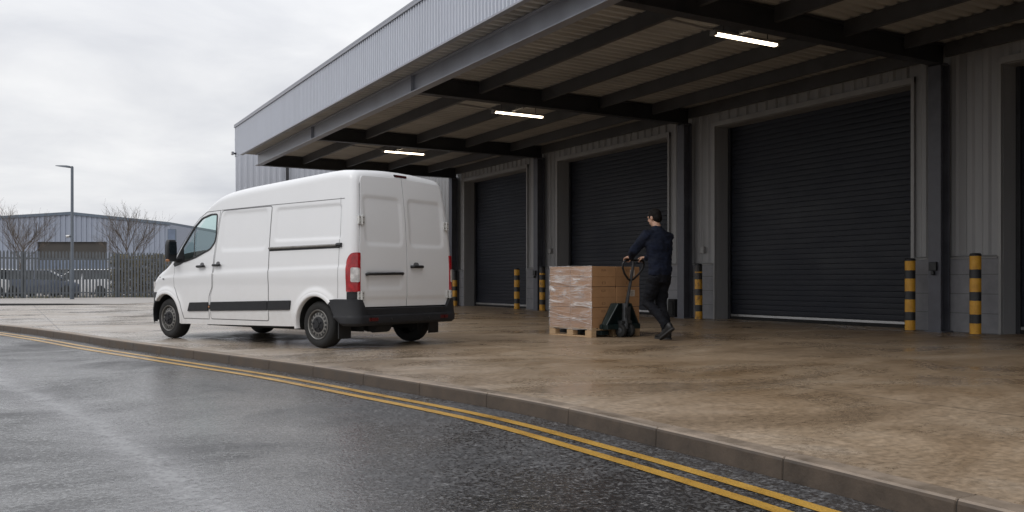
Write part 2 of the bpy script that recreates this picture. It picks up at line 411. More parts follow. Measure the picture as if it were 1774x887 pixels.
# ------------------------------------------------------------------ mesh builder
class MB:
    def __init__(s):
        s.v, s.f, s.m, s.uv = [], [], [], {}
    def add(s, vs, fs, m=0):
        o = len(s.v)
        s.v += [tuple(p) for p in vs]
        for f in fs:
            s.f.append([i + o for i in f]); s.m.append(m)
        return s
    def box(s, a, b, m=0):
        x0, y0, z0 = a; x1, y1, z1 = b
        return s.add([(x0, y0, z0), (x1, y0, z0), (x1, y1, z0), (x0, y1, z0), (x0, y0, z1), (x1, y0, z1), (x1, y1, z1), (x0, y1, z1)],
                     [(0, 3, 2, 1), (4, 5, 6, 7), (0, 1, 5, 4), (1, 2, 6, 5), (2, 3, 7, 6), (3, 0, 4, 7)], m)
    def loft(s, rings, m=0, close=True, caps=True):
        n = len(rings[0]); vs = [p for r in rings for p in r]; fs = []
        for k in range(len(rings) - 1):
            for i in range(n if close else n - 1):
                j = (i + 1) % n
                fs.append((k * n + i, k * n + j, (k + 1) * n + j, (k + 1) * n + i))
        if caps and close:
            fs.append(tuple(reversed(range(n)))); fs.append(tuple(range((len(rings) - 1) * n, len(rings) * n)))
        return s.add(vs, fs, m)
    def tube(s, pts, r, n=8, m=0, caps=True, flat=1.0):
        pts = [Vector(p) for p in pts]
        rs = r if isinstance(r, (list, tuple)) else [r] * len(pts)
        rings = []
        up = None
        for i, p in enumerate(pts):
            d = (pts[min(i + 1, len(pts) - 1)] - pts[max(i - 1, 0)]).normalized()
            if up is None:
                up = Vector((0, 0, 1)) if abs(d.z) < 0.9 else Vector((1, 0, 0))
            a = d.cross(up).normalized(); b_ = a.cross(d).normalized(); up = b_
            rings.append([p + (a * math.cos(2 * PI * k / n) + b_ * math.sin(2 * PI * k / n) * flat) * rs[i] for k in range(n)])
        return s.loft(rings, m, True, caps)
    def lathe(s, prof, axis='Z', n=24, m=0, o=(0, 0, 0), caps=True):
        """prof: (r, h) list, revolved about axis through o"""
        rings = []
        for r, h in prof:
            ring = []
            for k in range(n):
                a = 2 * PI * k / n
                c, d = r * math.cos(a), r * math.sin(a)
                p = {'Z': (c, d, h), 'X': (h, c, d), 'Y': (d, h, c)}[axis]
                ring.append((p[0] + o[0], p[1] + o[1], p[2] + o[2]))
            rings.append(ring)
        return s.loft(rings, m, True, caps)
    def prism(s, poly, axis, lo, hi, m=0):
        """poly of 2d points in the plane across axis"""
        def P(p, h):
            return {'X': (h, p[0], p[1]), 'Y': (p[0], h, p[1]), 'Z': (p[0], p[1], h)}[axis]
        n = len(poly)
        vs = [P(p, lo) for p in poly] + [P(p, hi) for p in poly]
        fs = [(i, (i + 1) % n, n + (i + 1) % n, n + i) for i in range(n)] + [tuple(reversed(range(n))), tuple(range(n, 2 * n))]
        return s.add(vs, fs, m)
    def ell(s, c, r, m=0, n=16, k=10):
        rings = []
        for i in range(1, k):
            t = PI * i / k
            rings.append([(c[0] + r[0] * math.sin(t) * math.cos(2 * PI * j / n), c[1] + r[1] * math.sin(t) * math.sin(2 * PI * j / n), c[2] - r[2] * math.cos(t)) for j in range(n)])
        return s.loft(rings, m)
    def build(s, name, mats, parent=None, smooth=None, bevel=0.0, fix=True, loc=None, rotz=None):
        me = bpy.data.meshes.new(name)
        me.from_pydata(s.v, [], s.f)
        if not isinstance(mats, (list, tuple)):
            mats = [mats]
        for mt in mats:
            me.materials.append(M[mt] if isinstance(mt, str) else mt)
        me.polygons.foreach_set('material_index', s.m)
        if fix:
            bm = bmesh.new(); bm.from_mesh(me)
            bmesh.ops.recalc_face_normals(bm, faces=bm.faces)
            bm.to_mesh(me); bm.free()
        if smooth is not None:
            me.polygons.foreach_set('use_smooth', [True] * len(me.polygons))
            me.set_sharp_from_angle(angle=rad(smooth))
        o = bpy.data.objects.new(name, me)
        COL.objects.link(o)
        if parent is not None:
            o.parent = parent
        if bevel:
            bv = o.modifiers.new('bevel', 'BEVEL'); bv.width = bevel; bv.segments = 2; bv.limit_method = 'ANGLE'; bv.angle_limit = rad(40)
        if loc is not None:
            o.location = loc
        if rotz is not None:
            o.rotation_euler.z = rotz
        return o

def tag(o, label=None, cat=None, group=None, kind=None):
    if label: o['label'] = label
    if cat: o['category'] = cat
    if group: o['group'] = group
    if kind: o['kind'] = kind
    return o

def empty(name, loc=(0, 0, 0), rotz=0.0):
    o = bpy.data.objects.new(name, None)
    o.location = loc; o.rotation_euler = (0, 0, rotz); o.empty_display_size = 0.2
    COL.objects.link(o)
    return o

def copy_tree(o, parent=None):
    c = o.copy(); COL.objects.link(c)
    if parent is not None:
        c.parent = parent
    for ch in list(o.children):
        copy_tree(ch, c)
    return c

def sst(a, b, x):
    t = max(0.0, min(1.0, (x - a) / (b - a)))
    return t * t * (3 - 2 * t)

def interp(tab, x):
    if x <= tab[0][0]: return tab[0][1]
    for (a, va), (b, vb) in zip(tab, tab[1:]):
        if x <= b:
            return va + (vb - va) * (x - a) / (b - a)
    return tab[-1][1]

def cat_interp(tab, x):
    """smooth (Catmull) interpolation in a table"""
    n = len(tab)
    if x <= tab[0][0]: return tab[0][1]
    if x >= tab[-1][0]: return tab[-1][1]
    for i in range(n - 1):
        if x <= tab[i + 1][0]:
            break
    x0, y0 = tab[i]; x1, y1 = tab[i + 1]
    h = x1 - x0; t = (x - x0) / h
    def sl(k):
        if k <= 0: return (tab[1][1] - tab[0][1]) / (tab[1][0] - tab[0][0])
        if k >= n - 1: return (tab[-1][1] - tab[-2][1]) / (tab[-1][0] - tab[-2][0])
        return (tab[k + 1][1] - tab[k - 1][1]) / (tab[k + 1][0] - tab[k - 1][0])
    m0, m1 = sl(i) * h, sl(i + 1) * h
    return (2*t**3 - 3*t*t + 1) * y0 + (t**3 - 2*t*t + t) * m0 + (-2*t**3 + 3*t*t) * y1 + (t**3 - t*t) * m1

def spline(pts, step):
    """resample a 2d Catmull-Rom through pts at about step spacing"""
    out = []
    P = [Vector(p) for p in pts]
    P = [2 * P[0] - P[1]] + P + [2 * P[-1] - P[-2]]
    for i in range(1, len(P) - 2):
        p0, p1, p2, p3 = P[i - 1], P[i], P[i + 1], P[i + 2]
        n = max(2, int((p2 - p1).length / 0.02))
        for k in range(n):
            t = k / n
            out.append(0.5 * ((2 * p1) + (p2 - p0) * t + (2 * p0 - 5 * p1 + 4 * p2 - p3) * t * t + (3 * p1 - p0 - 3 * p2 + p3) * t ** 3))
    out.append(P[-2])
    res = [out[0]]; acc = 0.0
    for a, b_ in zip(out, out[1:]):
        acc += (b_ - a).length
        if acc >= step:
            res.append(b_); acc = 0.0
    return res

def offset_path(path, d):
    """d > 0: to the left of travel"""
    out = []
    for i, p in enumerate(path):
        t = (path[min(i + 1, len(path) - 1)] - path[max(i - 1, 0)]).normalized()
        out.append(Vector((p.x - t.y * d, p.y + t.x * d)))
    return out

# ------------------------------------------------------------------ SETTING: ground
KERB_H = 0.105
kpts = [(3.02, -14), (3.06, -6), (3.08, 0), (3.1, 1.9), (3.14, 2.8), (3.16, 3.7), (3.14, 5.0), (3.03, 5.9), (2.88, 6.76), (2.71, 7.75), (2.5, 8.8), (2.13, 10.24),
        (1.32, 13.42), (0.7, 16.2), (-0.14, 19.26), (-1.7, 23.2), (-4.8, 28), (-10, 33), (-22, 40), (-60, 52)]
kpath = spline(kpts, 0.15)
back = offset_path(kpath, -0.13)          # travel is +Y, so right is negative
front_base = offset_path(kpath, 0.012)

mb = MB(); mb.add([(-500, -300, -0.16), (500, -300, -0.16), (500, 700, -0.16), (-500, 700, -0.16)], [(0, 1, 2, 3)])
tag(mb.build('ground', 'soil'), kind='structure')

mb = MB()
poly = [(p.x, p.y, -KERB_H) for p in front_base] + [(-60, -14, -KERB_H)]
mb.add(poly, [tuple(range(len(poly)))])
tag(mb.build('road', 'asphalt'), kind='structure')

mb = MB()
poly = [(p.x, p.y, 0) for p in reversed(back)] + [(60, -14, 0), (60, 36, 0), (60, 110, 0), (-60, 110, 0)]
mb.add(poly, [tuple(range(len(poly)))])
tag(mb.build('concrete_apron', 'concrete'), kind='structure')

# kerb: one swept profile, joints as narrow recessed rings
mb = MB()
prof = [(0.008, -KERB_H - 0.03), (0.003, -0.018), (-0.001, -0.006), (-0.010, 0.002), (-0.118, 0.003), (-0.121, -0.004), (-0.127, -0.004), (-0.1295, -0.02)]
ring_src = []
dist = 0.0; nextj = 0.45; JW = 0.003
fine = spline(kpts, 0.05)
for i, p in enumerate(fine):
    t = (fine[min(i + 1, len(fine) - 1)] - fine[max(i - 1, 0)]).normalized()
    if i: dist += (p - fine[i - 1]).length
    if dist >= nextj:
        for dd, isj in ((-JW - 0.004, 0), (-JW, 1), (JW, 1), (JW + 0.004, 0)):
            ring_src.append((p + t * dd, t, isj))
        nextj += 0.915
    elif dist < nextj - 0.02 and dist > nextj - 0.915 + 0.02 or i == 0:
        ring_src.append((p, t, 0))
rings = []
for p, t, isj in ring_src:
    nrm = Vector((-t.y, t.x))
    k = 0.005 if isj else 0.0
    rings.append([(p.x + nrm.x * (o - k), p.y + nrm.y * (o - k), z - (k if z > -0.04 else 0)) for o, z in prof])
n = len(prof)
for k in range(len(rings) - 1):
    both = ring_src[k][2] and ring_src[k + 1][2]
    for i in range(n - 1):
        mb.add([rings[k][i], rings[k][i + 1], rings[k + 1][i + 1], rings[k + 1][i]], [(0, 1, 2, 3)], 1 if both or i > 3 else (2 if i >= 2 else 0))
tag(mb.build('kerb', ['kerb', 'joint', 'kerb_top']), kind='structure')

def ribbon(name, path, off, width, z, mat, uv=False, wfun=None):
    mb = MB(); L, R = [], []
    for i, p in enumerate(path):
        t = (path[min(i + 1, len(path) - 1)] - path[max(i - 1, 0)]).normalized()
        w = wfun(i / (len(path) - 1)) if wfun else width
        nx, ny = -t.y, t.x
        L.append((p.x + nx * (off + w / 2), p.y + ny * (off + w / 2), z)); R.append((p.x + nx * (off - w / 2), p.y + ny * (off - w / 2), z))
    n = len(path)
    mb.add(L + R, [(i, i + 1, n + i + 1, n + i) for i in range(n - 1)])
    o = mb.build(name, mat)
    if uv:
        u = o.data.uv_layers.new(name='UVMap')
        for lp in o.data.loops:
            u.data[lp.index].uv = (0.0 if lp.vertex_index < n else 1.0, (lp.vertex_index % n) / n)
    return o
tag(ribbon('yellow_line', kpath, 0.265, 0.078, -KERB_H + 0.004, 'yellowline'), kind='structure')
tag(ribbon('yellow_line', kpath, 0.435, 0.078, -KERB_H + 0.004, 'yellowline'), kind='structure')
tp = spline([(-0.5, 13.5), (-0.2, 11.0), (-0.05, 9.36), (0.22, 7.83), (0.4, 6.77), (0.57, 5.3), (0.67, 4.36), (0.73, 3.66), (0.8, 2.6)], 0.1)
tag(ribbon('road_streak', tp, 0, 0.4, -KERB_H + 0.004, 'track', True, lambda u: 0.55 + 0.42 * u), kind='structure')

# far verge by the fence with a low dark kerb
def P2(r, t): return rf(r, t)
mb = MB()
a = [P2(-30, 28.6), P2(-18.6, 29.6), P2(-15.8, 30.6), P2(-14.2, 32.0)]
b_ = [P2(-30, 40), P2(-18, 41), P2(-15, 42), P2(-13, 43)]
top = [(p[0], p[1], 0.085 if i < 2 else (0.06 if i == 2 else 0.006)) for i, p in enumerate(a)]
bot = [(p[0], p[1], -0.02) for p in a]
bk = [(p[0], p[1], 0.085 if i < 2 else (0.06 if i == 2 else 0.006)) for i, p in enumerate(b_)]
mb.add(top + bk, [(i, i + 1, 5 + i, 4 + i) for i in range(3)], 0)
mb.add(bot + top, [(i, i + 1, 5 + i, 4 + i) for i in range(3)], 1)
tag(mb.build('verge', ['verge', 'verge_kerb']), kind='structure')

# ------------------------------------------------------------------ WAREHOUSE
WX = 13.4
def corr_profile(length, pitch, depth, crown=0.45, slope=0.12):
    """trapezoid ribs along a length: list of (s, offset)"""
    out = []; s = 0.0
    while s < length - 1e-6:
        for f, d in ((0, 0), (crown, 0), (crown + slope, depth), (1 - slope, depth)):
            if s + f * pitch < length:
                out.append((s + f * pitch, d))
        s += pitch
    out.append((length, 0))
    return out

def clad_wall_y(mb, x, y0, y1, z0, z1, pitch=0.25, depth=0.03, out=-1, m=0):
    """vertical ribbed sheet in the plane x, ribs outwards"""
    pr = corr_profile(y1 - y0, pitch, depth)
    a = [(x + out * d, y0 + s, z0) for s, d in pr] + [(x + out * d, y0 + s, z1) for s, d in pr]
    n = len(pr)
    mb.add(a, [(i, i + 1, n + i + 1, n + i) for i in range(n - 1)], m)
    return mb

DOORS = [(3.25, 8.05), (9.62, 14.42), (16.0, 20.75), (22.45, 26.55)]
COLS = [2.65, 8.98, 15.2, 21.45, 27.02]
DTOP = 4.2
wh = tag(empty('warehouse', (WX, 10, 0)), 'long dark grey clad warehouse wall with four charcoal roller doors under the canopy', 'warehouse')
def WL(mb):  # to local
    mb.v = [(x - WX, y - 10, z) for x, y, z in mb.v]; return mb
edges = [-6.0] + [e for d in DOORS for e in d] + [31.2]
segs = [(edges[i], edges[i + 1]) for i in range(0, len(edges), 2)]
for y0, y1 in segs:
    ya = y0 + (0.06 if y0 > -5 else 0); yb = y1 - (0.06 if y1 < 30 else 0)
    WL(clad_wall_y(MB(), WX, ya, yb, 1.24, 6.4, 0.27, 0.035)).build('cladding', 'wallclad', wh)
    mb = MB(); mb.box((WX - 0.06, ya - 0.02, -0.02), (WX + 0.16, yb + 0.02, 1.2))
    WL(mb).build('plinth', 'block', wh, bevel=0.006)
    mb = MB(); mb.prism([(WX - 0.095, 1.19), (WX - 0.095, 1.205), (WX - 0.02, 1.24), (WX + 0.05, 1.24), (WX + 0.05, 1.203), (WX - 0.07, 1.203)], 'Y', ya - 0.02, yb + 0.02)
    WL(mb).build('flashing', 'trim', wh)
for y0, y1 in DOORS:
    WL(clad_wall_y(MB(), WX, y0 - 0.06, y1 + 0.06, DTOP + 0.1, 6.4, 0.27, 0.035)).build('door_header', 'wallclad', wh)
    # frame: trim round the opening and the reveal behind it
    fr = MB()
    for ye, sgn in ((y0, -1), (y1, 1)):
        a, b2 = sorted((ye, ye + sgn * 0.062))
        fr.box((WX - 0.055, a, 0.0), (WX + 0.01, b2, DTOP + 0.09))
    fr.box((WX - 0.058, y0 - 0.062, DTOP), (WX + 0.008, y1 + 0.062, DTOP + 0.105))
    fo = WL(fr).build('door_frame', 'trim', wh, bevel=0.004)
    rv = MB()
    for ye, sgn in ((y0, -1), (y1, 1)):
        a, b2 = sorted((ye - sgn * 0.004, ye + sgn * 0.06))
        rv.box((WX + 0.012, a, 0.0), (WX + 0.5, b2, DTOP + 0.05))
    rv.box((WX + 0.014, y0 - 0.05, DTOP - 0.006), (WX + 0.5, y1 + 0.05, DTOP + 0.2))
    WL(rv).build('reveal', 'wallclad', fo)
    # curtain of curved slats
    sl = MB(); pitch = 0.105; zz = 0.118; pr = []
    while zz < DTOP + 0.1:
        for f, d in ((0.0, 0.006), (0.05, 0.012), (0.35, 0.0138), (0.75, 0.0135), (0.95, 0.0115), (0.97, 0.004)):
            pr.append((WX + 0.40 - d, zz + f * pitch))
        zz += pitch
    n = len(pr)
    sl.add([(x, y0 + 0.02, z) for x, z in pr] + [(x, y1 - 0.02, z) for x, z in pr], [(i, i + 1, n + i + 1, n + i) for i in range(n - 1)])
    so = WL(sl).build('roller_door', 'shutter', wh)
    br = MB(); br.box((WX + 0.355, y0 + 0.02, 0.06), (WX + 0.41, y1 - 0.02, 0.112))
    WL(br).build('bottom_rail', 'rail', so, bevel=0.006)
    br = MB(); br.box((WX + 0.35, y0 + 0.02, 0.0), (WX + 0.40, y1 - 0.02, 0.054))
    WL(br).build('rubber_seal', 'buffer', so)
    for ye, sgn in ((y0, 1), (y1, -1)):
        a, b2 = sorted((ye + sgn * 0.005, ye + sgn * 0.075))
        WL(MB().box((WX + 0.33, a, 0.0), (WX + 0.365, b2, DTOP - 0.01))).build('guide_rail', 'steel', fo)
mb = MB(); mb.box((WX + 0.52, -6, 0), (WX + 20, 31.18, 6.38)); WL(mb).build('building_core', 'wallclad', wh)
mb = MB(); mb.box((WX - 0.2, -6, 6.4), (WX + 20, 31.2, 6.6)); WL(mb).build('roof', 'fascia', wh)
# little things on the wall: grey switch boxes
for y, z, px in ((21.05, 1.62, 0), (14.75, 1.45, 0), (27.2, 1.6, 0)):
    mb = MB(); mb.box((WX - 0.12, y - 0.05, z), (WX - 0.03, y + 0.05, z + 0.14)); mb.tube([(WX - 0.07, y, z + 0.14), (WX - 0.07, y, z + 0.5)], 0.012)
    WL(mb).build('switch_box', 'trim', wh, bevel=0.006)

# ------------------------------------------------------------------ CANOPY
BZ, DZ = 4.35, 4.70           # underside of beams, underside of deck
FX, EX = 6.13, 6.60           # fascia plane, edge-beam web
CY0, CY1 = -6.0, 27.2
cn = tag(empty('loading_canopy', (10, 10, 0)), 'long steel canopy over the loading doors with a pale ribbed fascia and dark beams', 'canopy')
def CL(mb):
    mb.v = [(x - 10, y - 10, z) for x, y, z in mb.v]; return mb
CL(clad_wall_y(MB(), FX, CY0, CY1 + 0.8, 4.69, 5.66, 0.11, 0.03)).build('fascia', 'fascia', cn)
mb = MB(); mb.box((FX - 0.05, CY0, 5.655), (FX + 0.5, CY1 + 0.82, 5.70)); mb.box((FX - 0.052, CY0, 5.60), (FX - 0.03, CY1 + 0.82, 5.654)); CL(mb).build('cap_flashing', 'steelgrey', cn, bevel=0.006)
mb = MB(); mb.box((FX - 0.045, CY0, 4.655), (FX + 0.05, CY1 + 0.01, 4.688)); CL(mb).build('bottom_flashing', 'steelgrey', cn, bevel=0.004)
mb = MB()
pr = corr_profile(CY1 - CY0, 0.2, 0.04, 0.35, 0.14)
n = len(pr)
mb.add([(FX + 0.05, CY0 + s, DZ + d) for s, d in pr] + [(WX, CY0 + s, DZ + d) for s, d in pr], [(i, i + 1, n + i + 1, n + i) for i in range(n - 1)])
mb.box((FX + 0.05, CY0, DZ + 0.06), (WX, CY1, DZ + 0.12))
CL(mb).build('roof_deck', 'deck', cn)
mb = MB(); mb.box((FX + 0.02, CY0, DZ + 0.13), (FX + 0.1, CY1 + 0.78, 5.6)); CL(mb).build('fascia_frame', 'steel', cn)

def ibeam(axis, c, lo, hi, z0, z1, w, tf=0.02, tw=0.014):
    """I-section centred on c across its axis"""
    h = w / 2; t = tw / 2
    poly = [(c - h, z0), (c + h, z0), (c + h, z0 + tf), (c + t, z0 + tf), (c + t, z1 - tf), (c + h, z1 - tf), (c + h, z1), (c - h, z1), (c - h, z1 - tf), (c - t, z1 - tf), (c - t, z0 + tf), (c - h, z0 + tf)]
    return MB().prism(poly, axis, lo, hi)
e = ibeam('Y', EX, CY0, CY1 - 0.1, BZ, DZ - 0.003, 0.17)
for y in COLS[:-1]:
    e.box((EX - 0.08, y - 0.01, BZ + 0.021), (EX - 0.008, y + 0.01, DZ - 0.024))
CL(e).build('edge_beam', 'steelgrey', cn)
for i, y in enumerate(COLS):
    CL(ibeam('X', y, EX + 0.09, WX - 0.12, BZ + 0.004, DZ - 0.012, 0.19)).build('cross_beam', 'steel', cn)
for x in (7.95, 9.37, 10.8, 12.2, 13.22):
    for ya, yb in zip([CY0 - 0.1] + COLS, COLS + [None]):
        if yb is None: break
        a, b2 = ya + 0.1, yb - 0.1
        z0, z1 = DZ - 0.23, DZ - 0.004
        poly = [(x - 0.035, z0), (x + 0.035, z0), (x + 0.035, z0 + 0.025), (x + 0.030, z0 + 0.025), (x + 0.030, z0 + 0.005), (x - 0.03, z0 + 0.005), (x - 0.03, z1 - 0.005), (x + 0.035, z1 - 0.005), (x + 0.035, z1), (x - 0.035, z1)]
        CL(MB().prism(poly, 'Y', a, b2)).build('purlin', 'purlin', cn)
for i, y in enumerate(COLS):
    h = 0.11
    x0, x1 = WX - 0.34, WX - 0.1
    mb = MB()
    mb.box((x0, y - h, 0), (x0 + 0.02, y + h, BZ)); mb.box((x1 - 0.02, y - h, 0), (x1, y + h, BZ)); mb.box((x0 + 0.021, y - 0.008, 0), (x1 - 0.021, y + 0.008, BZ))
    mb.box((x0 - 0.04, y - h - 0.04, 0.0), (x1 + 0.03, y + h + 0.04, 0.022))
    mb.box((x0, y - h, BZ - 0.02), (x1, y + h, BZ + 0.003))
    c = CL(mb).build('column', 'column', cn)
    if i in (1, 3):
        mb = MB(); mb.box((x0 - 0.05, y - 0.06, 1.0), (x0 - 0.004, y + 0.07, 1.14)); mb.box((x0 - 0.06, y - 0.02, 0.93), (x0 - 0.005, y + 0.03, 0.99))
        CL(mb).build('lock_box', 'black', c, bevel=0.006)
# end wall closing the canopy's far end
mb = MB()
EWX = 6.80
pr = corr_profile(WX - 0.05 - EWX, 0.2, 0.018)
n = len(pr)
EY = 31.0
ew = tag(empty('screen_wall', (10, 10, 0)), 'pale grey ribbed wall standing behind the van, beyond the far end of the canopy', 'wall')
mb.add([(EWX + s, EY - d, 0) for s, d in pr] + [(EWX + s, EY - d, 5.7) for s, d in pr], [(i, i + 1, n + i + 1, n + i) for i in range(n - 1)])
mb.box((EWX, EY + 0.005, 0), (WX - 0.05, EY + 0.10, 5.7))
CL(mb).build('cladding', 'fascia', ew)
mb = MB(); mb.box((EWX - 0.02, EY - 0.04, 5.7), (WX - 0.05, EY + 0.12, 5.76)); CL(mb).build('coping', 'steelgrey', ew)
mb = MB(); mb.tube([(8.55, EY - 0.09, 0), (8.55, EY - 0.09, 5.0)], 0.055, 10)
for z in (0.6, 2.2, 3.6): mb.box((8.48, EY - 0.09, z), (8.62, EY - 0.02, z + 0.04))
CL(mb).build('drainpipe', 'steel', ew, smooth=40)

# floodlight on the fascia corner
fl = tag(empty('floodlight', (FX - 0.05, 27.85, 4.78)), 'small grey floodlight bracketed to the far bottom corner of the canopy fascia', 'floodlight')
mb = MB(); mb.box((-0.05, -0.03, -0.02), (0.07, 0.03, 0.03)); mb.build('bracket', 'steel', fl, bevel=0.004)
mb = MB(); mb.prism([(-0.11, -0.035), (-0.05, -0.045), (-0.04, 0.05), (-0.10, 0.06)], 'Y', -0.06, 0.06); h_ = mb.build('lamp_housing', 'steelgrey', fl, bevel=0.008)
mb = MB(); mb.box((-0.116, -0.05, -0.025), (-0.111, 0.05, 0.05)); mb.build('lens', 'clear', h_)

# strip lights
def strip_light(label, x0, x1, y):
    L = x1 - x0
    t = tag(empty('strip_light', (x0, y, 4.40)), label, 'strip light', 'lit strip lights under the canopy')
    mb = MB(); mb.box((-0.02, -0.06, 0.045), (L + 0.02, 0.06, 0.085))
    mb.build('housing', 'trim', t, bevel=0.01)
    mb = MB()
    rings = []
    for xx, k in ((0.0, 0.6), (0.03, 0.95), (0.06, 1.0), (L - 0.06, 1.0), (L - 0.03, 0.95), (L, 0.6)):
        rings.append([(xx, -0.048 * k, 0.044), (xx, -0.044 * k, 0.044 - 0.02 * k), (xx, -0.02 * k, 0.044 - 0.03 * k), (xx, 0.02 * k, 0.044 - 0.03 * k), (xx, 0.044 * k, 0.044 - 0.02 * k), (xx, 0.048 * k, 0.044)])
    mb.loft(rings); mb.build('diffuser', 'diffuser', t, smooth=50)
    for x0_, x1_ in ((-0.025, 0.035), (L - 0.035, L + 0.025)):
        MB().box((x0_, -0.058, 0.008), (x1_, 0.058, 0.046)).build('end_cap', 'trim', t, bevel=0.008)
    for xx in (0.2, L - 0.2):
        mb = MB(); mb.tube([(xx, 0, 0.1), (xx, 0, 0.30)], 0.008, 6); mb.build('hanger', 'steel', t)
    mb = MB(); mb.tube([(-0.85, 0, 0.12), (-0.02, 0, 0.09)], 0.016, 6); mb.box((-0.93, -0.03, 0.10), (-0.83, 0.03, 0.15)); mb.build('conduit', 'trim', t)
strip_light('nearest and brightest lit strip light, by the big right hand roller door', 8.91, 10.2, 9.65)
strip_light('middle lit strip light of the canopy, under the second purlin bay', 8.95, 10.2, 16.42)
strip_light('farthest and smallest lit strip light, just above the white van roof', 9.0, 10.25, 22.9)

# rubber buffer by the middle door
mb = MB(); mb.box((WX - 0.16, 15.62, 0.0), (WX - 0.062, 15.86, 0.42)); mb.box((WX - 0.19, 15.65, 0.05), (WX - 0.155, 15.83, 0.37))
tag(mb.build('dock_buffer', 'buffer', bevel=0.02), 'black rubber buffer low on the wall behind the man', 'buffer')

# ------------------------------------------------------------------ BOLLARDS
def bollard(label, x, y, h, phase, worn, lean=0.0, dark_top=9.0):
    t = tag(empty('bollard', (x, y, 0)), label, 'bollard', 'yellow and black bollards along the loading doors')
    t.rotation_euler = (lean, lean * 0.4, random.random() * 6)
    mb = MB(); R = 0.082
    mb.lathe([(R, 0.0), (R, h - 0.02), (R - 0.006, h - 0.008), (R - 0.02, h), (0.004, h + 0.006)], n=28)
    mb.build('post', bollard_mat(phase, worn, dark_top), t, smooth=40)
    mb = MB(); mb.lathe([(0.15, -0.01), (0.145, 0.008), (R + 0.004, 0.016)], n=20); mb.build('base', 'concretebase', t, smooth=40)
    mb = MB(); mb.lathe([(R + 0.002, h - 0.035), (R + 0.002, h - 0.016), (R - 0.012, h + 0.006), (0.005, h + 0.012)], n=28); mb.build('cap', 'black', t, smooth=40)
bollard('clean nearest bollard at the right, in front of the grey block pier', 12.9, 8.18, 1.25, 0.165, 0.0)
bollard('clean bollard standing over the right bottom corner of the large near roller door', 13.0, 9.38, 1.2, 0.165, 0.0)
bollard('scuffed dirty bollard between the man and the large near roller door', 12.95, 14.48, 1.2, 0.165, 0.12, 0.006, 1.04)
bollard('worn bollard with black top just beside the stacked cardboard boxes', 12.95, 20.9, 1.24, 0.165, 0.10, 0.0, 1.06)
bollard('bollard standing in front of the farthest roller door', 13.0, 22.4, 1.21, 0.165, 0.02)
bollard('bollard half hidden behind the rear of the white van', 13.0, 26.55, 1.2, 0.165, 0.06, 0.0, 1.0)

# ------------------------------------------------------------------ VAN
vax = math.hypot(1.338, 1)
vY = (-1.338 / vax, 1 / vax)
vX = (vY[1], -vY[0])
vO = rf(-2.41 + 0.86 * vX[0], 10.85 + 0.86 * vX[1])
vYw = rf(*vY)
van = tag(empty('delivery_van', (vO[0], vO[1], 0), math.atan2(vYw[1], vYw[0]) - PI / 2),
          'plain white panel van with closed rear doors and black bumpers parked on the concrete', 'van')
YR, RC, HW = -0.70, 0.09, 0.905
YF = 3.99
WHEELS = (-0.04, 3.2)
WR = 0.292
def v_lean(z): return 0.10 * max(0.0, (z - 0.9) / 1.2) ** 2
def v_T(z):
    t = 1.0
    if z > 0.98: t -= 0.112 * ((z - 0.98) / 1.15) ** 1.5
    if z < 0.42: t -= 0.02 * ((0.42 - z) / 0.2)
    return t
def v_W0(y):
    if y < YR + RC:
        d = YR + RC - y
        return HW - RC + math.sqrt(max(0, RC * RC - d * d))
    if y > 3.2:
        u = (y - 3.2) / (YF - 3.2)
        return HW * max(0.0, 1 - u ** 3.2) ** (1 / 2.2) if u < 1 else 0.0
    return HW
def sdrect(y, z, y0, y1, z0, z1, r):
    cy, cz = (y0 + y1) / 2, (z0 + z1) / 2
    qy, qz = abs(y - cy) - (y1 - y0) / 2 + r, abs(z - cz) - (z1 - z0) / 2 + r
    return math.hypot(max(qy, 0), max(qz, 0)) + min(max(qy, qz), 0) - r
def v_crease(y): return interp([(-0.7, 1.01), (0, 1.0), (2.05, 0.96), (3.05, 0.91), (3.6, 0.86)], y)
def v_disp(y, z):
    d = 0.0
    for yc in WHEELS:
        r = math.hypot(y - yc, z - 0.29)
        d += 0.022 * (1 - sst(0.405, 0.475, r)) * (1 - sst(0.75, 0.85, z))
    for (a, b2, c, e_) in ((0.95, 1.92, 1.23, 1.775), (-0.50, 0.80, 1.33, 1.775)):
        s_ = sdrect(y, z, a, b2, c, e_, 0.07)
        d -= 0.011 * (1 - sst(-0.035, 0.0, s_))
    cz = v_crease(y)
    d += 0.012 * (1 - sst(-0.03, 0.02, z - cz)) * sst(0.75, 0.9, z) 
    d += 0.004 * (1 - sst(0.75, 0.9, z))
    return d
ZT = [(-0.72, 2.17), (-0.4, 2.19), (0.2, 2.165), (1.0, 2.12), (1.6, 2.08), (1.95, 2.03), (2.2, 1.93), (2.45, 1.765), (2.75, 1.475), (3.02, 1.205), (3.12, 1.12), (3.3, 1.02), (3.5, 0.92), (3.65, 0.83), (3.80, 0.68), (3.93, 0.52)]
def v_zt(y):
    z = cat_interp(ZT, y)
    if y < YR + RC:
        d = YR + RC - y
        z -= RC - math.sqrt(max(0, RC * RC - d * d))
    return z
def v_zb(y): return interp([(-0.7, 0.44), (-0.45, 0.40), (0.36, 0.26), (0.5, 0.255), (2.75, 0.225), (3.6, 0.20), (3.93, 0.26)], y)
def v_crown(y): return interp([(-0.7, 0.035), (0.5, 0.05), (1.9, 0.06), (2.4, 0.13), (3.05, 0.11), (3.4, 0.09), (3.9, 0.02)], y)
def v_r(y): return interp([(-0.7, 0.12), (1.8, 0.13), (2.2, 0.10), (3.0, 0.09), (3.3, 0.12), (3.9, 0.1)], y)
def v_shear(y, z): return v_lean(z) * (1 - sst(YR, 0.6, y))
def v_side(y, z, off=0.0): return v_W0(y) * v_T(z) + v_disp(y, z) + off
